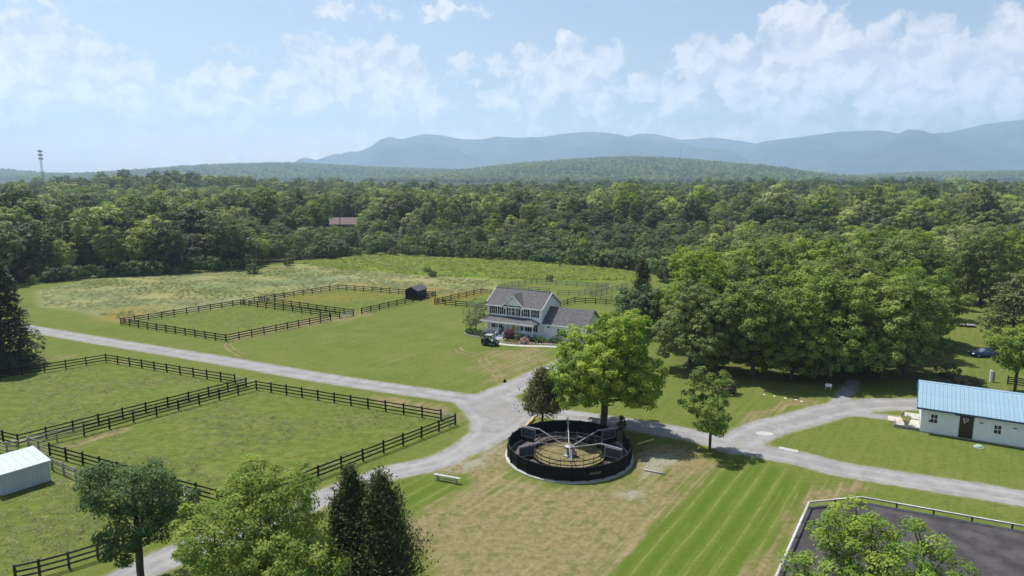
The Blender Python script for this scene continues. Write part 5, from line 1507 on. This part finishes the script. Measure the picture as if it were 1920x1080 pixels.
MB().bar((.84, 0, 1.08), (.44, 0, 1.84), 1.24, .012).build('windscreen', mat('pale_screen', (.45, .50, .54), .15, spec=.6), ut)
MB().tube([(.5, .36, 1.18), (.42, .36, 1.24)], [.19, .19], 12).build('steering_wheel', blk, ut)
for y in (-.45, .45): MB().cbox((1.52, y, .82), (.08, .2, .1)).build('headlight', M['white_paint'], ut)
for x in (-1.0, 1.05):
    for sg in (-1, 1):
        w_ = MB().tube([(x, sg * .52, .33), (x, sg * .80, .33)], .33, 16).build('wheel', tyre, ut, bevel=.03)
        MB().tube([(x, sg * .801, .33), (x, sg * .82, .33)], .18, 12).build('rim', rim, w_)

# ------------------------------------------------------------------ blue car on the far lawn
car = thing('car', 'dark blue car parked on the far lawn behind the barn', 'car', G(1845, 668.5), R(-4 + 180))
navy = mat('car_paint', (.012, .03, .09), .22, .1, 2, spec=.6)
cs_ = MB()
sec = [(-2.25, .42, .62, .68), (-2.15, .30, .80, .80), (-1.4, .26, .90, .88), (-.6, .24, .93, .90), (.6, .24, .92, .90), (1.4, .26, .86, .88), (2.05, .30, .74, .80), (2.25, .40, .60, .66)]
vs = []; fs = []
for (x, z0, z1, w) in sec:
    vs += [(x, -w * .94, z0), (x, -w, z0 + .2), (x, -w * .97, z1 - .1), (x, -w * .86, z1), (x, w * .86, z1), (x, w * .97, z1 - .1), (x, w, z0 + .2), (x, w * .94, z0)]
for i in range(len(sec) - 1):
    for k in range(8): fs.append((i*8+k, i*8+(k+1) % 8, (i+1)*8+(k+1) % 8, (i+1)*8+k))
fs += [tuple(range(8))[::-1], tuple((len(sec)-1)*8+k for k in range(8))]
cs_.add(vs, fs).build('body', navy, car, smooth=True)
MB().add([(-1.55, -.72, .92), (.95, -.72, .92), (.95, .72, .92), (-1.55, .72, .92), (-.95, -.58, 1.34), (.15, -.58, 1.36), (.15, .58, 1.36), (-.95, .58, 1.34)],
         [(0, 1, 5, 4), (1, 2, 6, 5), (2, 3, 7, 6), (3, 0, 4, 7), (4, 5, 6, 7), (0, 3, 2, 1)]).build('window', mat('car_glass', (.10, .13, .16), .08, spec=.8), car)
MB().box(-.98, .18, -.6, .6, 1.352, 1.39).build('roof', navy, car, bevel=.03)
for y in (-.62, .62): MB().cbox((2.16, y, .62), (.18, .3, .12)).build('headlight', M['white_paint'], car)
for y in (-.62, .62): MB().cbox((-2.2, y, .68), (.12, .28, .12)).build('tail_light', mat('tail_red', (.3, .01, .01), .3) if y < 0 else bpy.data.materials['tail_red'], car)
for x in (-1.35, 1.4):
    for sg in (-1, 1):
        w_ = MB().tube([(x, sg * .68, .32), (x, sg * .91, .32)], .32, 18).build('wheel', tyre, car)
        MB().tube([(x, sg * .911, .32), (x, sg * .925, .32)], .2, 12).build('rim', rim, w_)

# ------------------------------------------------------------------ small things about the yard
be = thing('bench', 'long pale wooden beam bench alone on the grass by the lane', 'bench', G(838, 903), math.atan2((G(864,908) - G(815,899)).y, (G(864,908) - G(815,899)).x))
bl2 = (G(864,908) - G(815,899)).length / 2
MB().box(-bl2, bl2, -.16, .16, .50, .60).build('seat', M['pale_wood'], be, bevel=.015)
for x in (-bl2 * .72, bl2 * .72): MB().box(x - .09, x + .09, -.13, .13, -.02, .499).build('leg', M['pale_wood'], be)
MB().box(-bl2 * .7, bl2 * .7, -.02, .02, .18, .26).build('stretcher', M['grey_wood'], be)
def pole(label, a, b, r=.11, material='yellow_wood', name='timber_pole', z=0.0):
    A = G(*a); B = G(*b)
    m_ = (A + B) / 2; d = B - A
    t = MB(); t.tube([(-d.length/2, 0, 0), (0, 0, .01), (d.length/2, 0, 0)], [r, r * .95, r], 8)
    tag(t.build(name, M[material], None, (m_.x, m_.y, r * .9 + z), (0, 0, math.atan2(d.y, d.x)), smooth=True), label, 'pole')
pole('yellow timber lying at the junction, reaching towards the juniper', (1001,786), (983,806), .2)
pole('short yellow timber lying against the horse walker ring', (985,803), (993,813), .18)
pole('yellow timber lying in the maple shade', (1195,834), (1226,825), .10)
pole('weathered timber lying across the tan grass beside the walker', (1207,882), (1246,890), .10, 'pale_wood')
# concrete apron on the road
ap = MB(); c_ = G(1434, 813); ap.lathe([(1.35, -.03), (1.35, .02)], 18); o = ap.build('concrete_pad', M['concrete'], None, c_); o.scale = (.75, .5, 1)
tag(o, 'pale concrete pad set in the gravel of the barn turn-off', 'pad')
ap = MB(); c_ = G(1478, 843); ap.box(-1.0, 1.0, -.35, .35, -.03, .022); tag(ap.build('concrete_pad', M['concrete'], None, c_, (0, 0, bang)), 'narrow concrete strip at the corner of the barn lawn', 'pad')
# green septic lid
o = thing('septic_lid', 'round pale green lid in the lawn before the barn', 'lid', G(1835, 838.5))
MB().lathe([(.38, -.02), (.38, .16), (.34, .22), (.12, .25)], 18).build('lid', mat('pale_green', (.25, .48, .36), .5), o, smooth=False)
MB().lathe([(.50, -.03), (.50, .05), (.40, .06)], 18).build('collar', M['concrete'], o)
# sign and marker stones at the grove
sg_ = thing('sign', 'small blank white sign board at the grove edge', 'sign', G(1553, 731), R(-20))
MB().box(-.42, .42, -.02, .02, .45, .9).build('board', M['white_paint'], sg_)
for x in (-.32, .32): MB().box(x - .03, x + .03, .022, .07, -.02, .9).build('leg', M['white_paint'], sg_)
for i, (px, py) in enumerate(((1433,740),(1452,743),(1473,747),(1492,750),(1503,753))):
    tag(obj('marker_stone', st_me[i % 4], None, G(px, py), (0, 0, i), (1.0, .8, .5)), 'pale marker stone, %s from the grove tree shade along the turf' % ('first', 'second', 'third', 'fourth', 'fifth')[i], 'stone', 'row of marker stones').data
ms = mat('pale_stone', (.62, .60, .56), .9, .15, 4)
for o in [o for o in COL.objects if o.name.startswith('marker_stone')]:
    o.material_slots[0].link = 'OBJECT'; o.material_slots[0].material = ms
# barn deck, planter
dk = thing('barn_deck', 'pale wooden corner deck with a low curb at the barn gable', 'deck', bfl, bang)
for i in range(7):
    MB().box(-2.55 + i * .36, -2.2 + i * .36, .1, 2.0, .02, .22).build('board', M['pale_wood'], dk)
MB().box(-2.68, -.06, -.0, .095, 0, .4).build('curb', M['grey_wood'], dk)
MB().box(-2.68, -2.56, .098, 2.05, 0, .4).build('curb', M['grey_wood'], dk)
MB().box(-3.4, -.06, 2.06, 3.9, -.02, .10).build('landing', mat('tan_concrete', (.50, .44, .37), .9), dk)
MB().box(-1.9, -.06, 4.0, 6.2, .02, .2).build('ramp', M['pale_wood'], dk)
MB().box(-2.0, -1.9, 3.95, 6.2, 0, .75).build('ramp_curb', M['grey_wood'], dk)
pt = thing('flower_pot', 'grey pot of yellow and red flowers on the barn deck', 'flower pot', bfl + bx * -1.4 + Vector((-bx.y, bx.x, 0)) * .85 + Vector((0, 0, .22)))
MB().lathe([(.2, 0), (.28, .35), (.31, .38), (.26, .39)], 12).build('pot', M['concrete'], pt)
fl = gen_broadleaf(560, .75, .55, .05, 12, 30, .15, .24, M['bark'], L['bright'], 'pot_plant', r_base=.02, lobes=5)
obj('foliage', fl[1], pt, (0, 0, .35))
fy = gen_broadleaf(561, .7, .5, .05, 8, 16, .13, .2, M['bark'], leaf_material('petal_yellow', ((.5, .33, .03), (.65, .45, .04), (.75, .55, .08)), hue_var=0), 'pot_yellow', r_base=.02, lobes=5)
obj('yellow_flowers', fy[1], pt, (-.2, -.1, .45))
fr_ = gen_broadleaf(562, .6, .35, .05, 5, 14, .13, .16, M['bark'], L['red'], 'pot_red', r_base=.02, lobes=5)
obj('red_flowers', fr_[1], pt, (.3, .2, .6))
# meter posts, pen fence behind the barn, low platforms on the far lawn
mp = thing('meter_post', 'pair of short white utility posts on the lawn behind the barn', 'utility post', G(1858, 716))
MB().box(-.22, .06, -.1, .1, 0, 1.75).build('post', M['white_paint'], mp, bevel=.02)
MB().box(.16, .46, -.1, .1, .1, 1.55).build('meter_box', M['galv'], mp, bevel=.02)
fence('dark board pen fence behind the round-crowned tree', [[(1889,721),(1990,735)]], 'brown', 2.4, (.25, .55, .85, 1.15))
for (pa, pb, lb) in (((1795,611), (1828,613), 'low grey wooden platform on the far lawn'), ((1826,566), (1848,568), 'long grey log at the top of the far lawn')):
    A = G(*pa); B = G(*pb); d = B - A
    pf = thing('platform', lb, 'platform', (A + B) / 2, math.atan2(d.y, d.x))
    MB().box(-d.length/2, d.length/2, -.9, .9, .32, .42).build('deck', M['grey_wood'], pf)
    for x in (-d.length * .4, d.length * .4): MB().box(x - .12, x + .12, -.8, .8, -.02, .318).build('support', M['brown_wood'], pf)
# brush pile behind the barn
bp_ = gen_broadleaf(570, 1.3, 3.0, .02, 60, 40, .3, .6, M['bark'], leaf_material('leaf_brush', ((.12, .085, .06), (.20, .15, .11), (.27, .20, .15)), hue_var=0), 'brush', r_base=.05, lobes=9, flat=.5)
plant_tree('brush_pile', bp_, W3(1800, 722), 'pinkish brown brush pile behind the barn ridge', 'brush pile', sz=1.0).scale = (1.3, .6, 1)
bush('dark shrub in front of the brush pile, by the grove', W3(1775, 706), 1.6, 2.0, L['dark'], 575, tone0=.3, leaf=.35)
bush('dark purple-brown shrub behind the small single-trunk tree', W3(1367, 738), 1.4, 1.8, leaf_material('leaf_purple', ((.03, .02, .02), (.055, .035, .032), (.085, .055, .045)), hue_var=0), 576, leaf=.3)
bush('thin dark sapling at the maple foot', W3(1166, 806), .5, 1.9, L['juniper'], 577, n=16, leaf=.25)
# trough in the fence lane, white lane mud, post sign
mpb = thing('marker_post', 'thin grey post with a small plate by the paddock gate', 'post', G(844, 812))
MB().box(-.03, .03, -.03, .03, -.02, 1.0).build('post', M['galv'], mpb); MB().box(-.16, .16, -.045, -.032, .7, 1.0).build('plate', M['galv'], mpb)

# ------------------------------------------------------------------ shrubs in the open field, field edge
for i, (px, py, s_, lb) in enumerate(((476,513,.85,'round dark shrub standing alone in the straw meadow'), (541,498,.7,'round dark shrub at the meadow corner before the wood'), (802,513,.5,'small dark shrub in the bright weeds above the black shed'), (811,519,.5,'lower of two dark shrubs in the bright weeds'), (1030,527,.5,'small blue-green shrub in the weeds above the house roof'))):
    plant_tree('shrub', shrubs[i % 3], W3(px, py), lb, 'shrub', rz=i, s=s_)
WSH = [(700, 'beside the meadow corner'), (860, 'above the black run-in shed'), (1000, 'above the white house'), (9999, 'above the garage and grey fences')]
for i in range(34):
    px = np.interp(i, [0, 10, 22, 33], [560, 840, 1080, 1200]) + rf_.uniform(-14, 14); py = np.interp(px, [560, 700, 850, 1000, 1200], [490, 478, 483, 492, 506])
    plant_tree('shrub', shrubs[i % 3], W3(px, py + rf_.uniform(-3, 1)), 'leafy shrub at the back of the bright weeds, ' + next(w for l_, w in WSH if px < l_), 'shrub', 'shrubs behind the weeds ' + next(w for l_, w in WSH if px < l_), rz=i, s=rf_.uniform(.8, 1.5))
for i in range(20):
    px = np.interp(i, [0, 19], [70, 480]) + rf_.uniform(-10, 10); py = np.interp(px, [60, 160, 330, 480], [533, 521, 513, 502])
    plant_tree('shrub', shrubs[i % 3], W3(px, py), 'leafy shrub at the foot of the wood behind the straw meadow', 'shrub', 'shrubs at the foot of the meadow wood', rz=i, s=rf_.uniform(.6, 1.3))
for i in range(9):
    plant_tree('shrub', shrubs[i % 3], W3(rf_.uniform(-20, 40), rf_.uniform(686, 702)), 'dark undergrowth shrub beneath the tall spruce', 'shrub', 'undergrowth beneath the spruce', rz=i, s=rf_.uniform(.35, .7))

# ------------------------------------------------------------------ lattice mast with antennas
tx, ty_ = far_point(88, 400, 690)[0], 690.0
tw = thing('cell_tower', 'tall lattice mast with three rings of antennas above the wood', 'tower', (tx, ty_, float(terrain(tx, ty_))))
TH = 48.0
steel = mat('tower_steel', (.30, .27, .27), .5, .2, 1); steel2 = mat('antenna_grey', (.22, .22, .24), .5)
lat = MB(); cn = [Vector((math.cos(a_), math.sin(a_), 0)) for a_ in (R(90), R(210), R(330))]
wd_ = lambda z: 1.5 - .9 * z / TH
for c_ in cn: lat.tube([c_ * wd_(0), c_ * wd_(TH) + Vector((0, 0, TH))], [.24, .16], 6)
lat.build('mast_legs', steel, tw)
brc = MB()
for k in range(24):
    z0 = k * 2.0; z1 = z0 + 2.0
    for i in range(3):
        a_ = cn[i] * wd_(z0) + Vector((0, 0, z0)); b_ = cn[(i+1) % 3] * wd_(z1) + Vector((0, 0, z1)); c2 = cn[(i+1) % 3] * wd_(z0) + Vector((0, 0, z0))
        brc.tube([a_, b_], .05, 4, False); brc.tube([a_, c2], .05, 4, False)
brc.build('bracing', steel, tw)
for z in (47, 43.2, 39.6):
    pf = MB()
    for i in range(3):
        a_ = R(90 + 120 * i); 
        pf.tube([Vector((math.cos(a_ - .6), math.sin(a_ - .6), 0)) * 1.6 + Vector((0, 0, z)), Vector((math.cos(a_ + .6), math.sin(a_ + .6), 0)) * 1.6 + Vector((0, 0, z))], .08, 5)
        pf.tube([cn[i] * .5 + Vector((0, 0, z)), cn[i] * 1.4 + Vector((0, 0, z))], .08, 5)
    pl2 = pf.build('platform', steel, tw)
    for i in range(12):
        a_ = 2 * math.pi * i / 12
        MB().cbox((1.75 * math.cos(a_), 1.75 * math.sin(a_), z + .3 * math.sin(i * 5)), (.26, .26, 1.7)).build('antenna', steel2, pl2)
MB().tube([(0, 0, TH - .5), (0, 0, TH + 4)], .05, 5).build('whip', steel, tw)
hx_, hz_ = far_point(1275, 296, 3450)
ht = thing('hill_mast', 'tiny thin mast on the shoulder of the rounded hill', 'tower', (hx_, 3450, hz_ - 16))
MB().tube([(0, 0, 0), (0, 0, 60)], [1.0, .6], 6).build('pole', steel, ht)
MB().lathe([(2.6, 52), (2.6, 57)], 8).build('antenna_ring', steel, ht)

# ------------------------------------------------------------------ far brown-roofed building and pole
fx, fz = far_point(640, 416, 372)
fb_ = thing('far_building', 'long low building with a dull brown roof half hidden in the wood', 'building', (fx, 372, 0))
fbw = MB(); fbw.box(-10, 10, 0, 11, 0, 2.9); fbw.build('wall', mat('cream_wall', (.45, .42, .36), .8), fb_)
fr2 = MB(); fr2.prism([(-1.2, 2.9), (12.2, 2.9), (5.5, 6.3)], 'x', -10.6, 10.6); fr2.build('roof', mat('brown_roof', (.15, .112, .105), .9, .15, 1), fb_)
for x in np.arange(-8.5, 9, 2.4): MB().box(x - .5, x + .5, -.04, -.003, 1.0, 2.2).build('window', M['dark_glass'], fb_)
MB().box(-11.2, -8.2, 4, 7, 5.2, 5.6).build('roof_cap', M['white_paint'], fb_)
up = thing('utility_pole', 'dark wooden utility pole before the far brown roof', 'utility pole', (far_point(637.5, 420, 345)[0], 345, 0))
MB().tube([(0, 0, 0), (0, 0, 13.5)], [.2, .13], 8).build('pole', M['brown_wood'], up)
MB().box(-1.2, 1.2, -.06, .06, 12.4, 12.55).build('crossarm', M['brown_wood'], up)

# ------------------------------------------------------------------ grasses nobody could count
def tuft(seed, n, h, spread, width, leafmat, name, lean=.5):
    rg = np.random.default_rng(seed)
    P0 = np.stack([rg.normal(0, spread, n), rg.normal(0, spread, n), np.full(n, -.03)], 1)
    d = unit(np.stack([rg.normal(0, lean, n), rg.normal(0, lean, n), np.ones(n)], 1))
    hh = h * rg.uniform(.6, 1.15, (n, 1)); tip = P0 + d * hh; s = unit(np.cross(d, np.array([0, 0, 1.0])) + rg.normal(0, .25, (n, 3))) * width
    mid = P0 + d * hh * .55 + np.array([0, 0, .03])
    v = np.stack([P0, mid + s, tip, mid - s], 1).reshape(-1, 3)
    return mesh_np(name, v, np.arange(4 * n).reshape(n, 4), leafmat, {'tone': np.repeat(np.clip(rg.normal(.5, .2, n), 0, 1), 4)})
rgg = np.random.default_rng(12)
def poly_points(polys, n, inset=0.0, road_clear=.6, clump=False):
    P = []
    for poly in polys:
        q = np.array(P2(poly)); lo = q.min(0); hi = q.max(0)
        x = rgg.uniform(lo[0], hi[0], n); y = rgg.uniform(lo[1], hi[1], n)
        ok = poly_sdf(x, y, [tuple(a) for a in q]) < -inset
        P.append(np.stack([x[ok], y[ok], np.zeros(ok.sum())], 1))
    P = np.concatenate(P)
    if clump:
        f_ = np.sin(P[:, 0] * .31 + 1.7 * np.sin(P[:, 1] * .23)) + np.sin(P[:, 1] * .41 + 1.3 * np.sin(P[:, 0] * .17)) + rgg.normal(0, .8, len(P))
        P = P[f_ > -.5]
    rr = np.min(np.stack(list(road_field(P[:, 0], P[:, 1]).values())), 0)
    return P[rr > road_clear]
def tufts(name, kinds, P, smin, smax, label, cat, patches=False):
    n = len(P); s_ = rgg.uniform(smin, smax, n)
    pick = rgg.integers(0, len(kinds), n)
    if patches:
        f_ = np.sin(P[:, 0] * .06 + 1.3 * np.sin(P[:, 1] * .11)) + np.sin(P[:, 1] * .17 + P[:, 0] * .05 + 1) + rgg.normal(0, .45, n)
        pick = np.where(f_ < -.5, 0, np.where(f_ < .7, 1, 2))
    scatter(name, [[k] for k in kinds], P, pick, rgg.uniform(0, 6.28, n), s_, s_ * rgg.uniform(.8, 1.25, n), label, cat)
weeds = [tuft(600 + i, 46, .75, .40, .09, L['weed'], 'weed_kind_%d' % i, .9) for i in range(3)]
tufts('weeds', weeds, poly_points([[(540,493),(700,480),(850,485),(1000,493),(1200,506),(1200,526),(1000,524),(800,516),(640,504)]], 22000, clump=True), .4, 1.25, 'bright yellow-green tall weeds before the wood', 'weeds')
L['straw2'] = leaf_material('leaf_straw_green', ((.150, .190, .070), (.245, .260, .105), (.350, .330, .150)), hue_var=.6, trans=.25, up_n=.8)
ML = [leaf_material('meadow_grey', ((.150, .200, .085), (.215, .260, .120), (.290, .320, .160)), hue_var=.4, trans=.25, up_n=.8), L['straw2'], leaf_material('meadow_green', ((.120, .165, .035), (.180, .215, .050), (.270, .265, .080)), hue_var=.5, trans=.25, up_n=.8)]
straw = [tuft(610 + i, 30, .55, .34, .06, ML[i], 'straw_kind_%d' % i, 1.1) for i in range(3)]
tufts('meadow_grass', straw, poly_points([[(70,545),(160,524),(330,512),(480,503),(560,494),(780,512),(930,524),(934,546),(826,556),(640,539),(430,577),(228,604),(150,585),(74,575)]], 16000, 1.0, clump=True), .35, .9, 'tall straw and grey-green meadow grass', 'meadow grass', True)
turf = [tuft(620 + i, 24, .26, .24, .04, L['turf'], 'turf_kind_%d' % i, 1.8) for i in range(3)]
tufts('paddock_grass', turf, poly_points([PAD_A, PAD_B, FAR_PAD, [(-60,850),(30,846),(240,900),(440,960),(330,985),(20,1075),(-200,1130)]], 5200, .4, clump=True), .35, .95, 'short tufted paddock grass', 'grass')
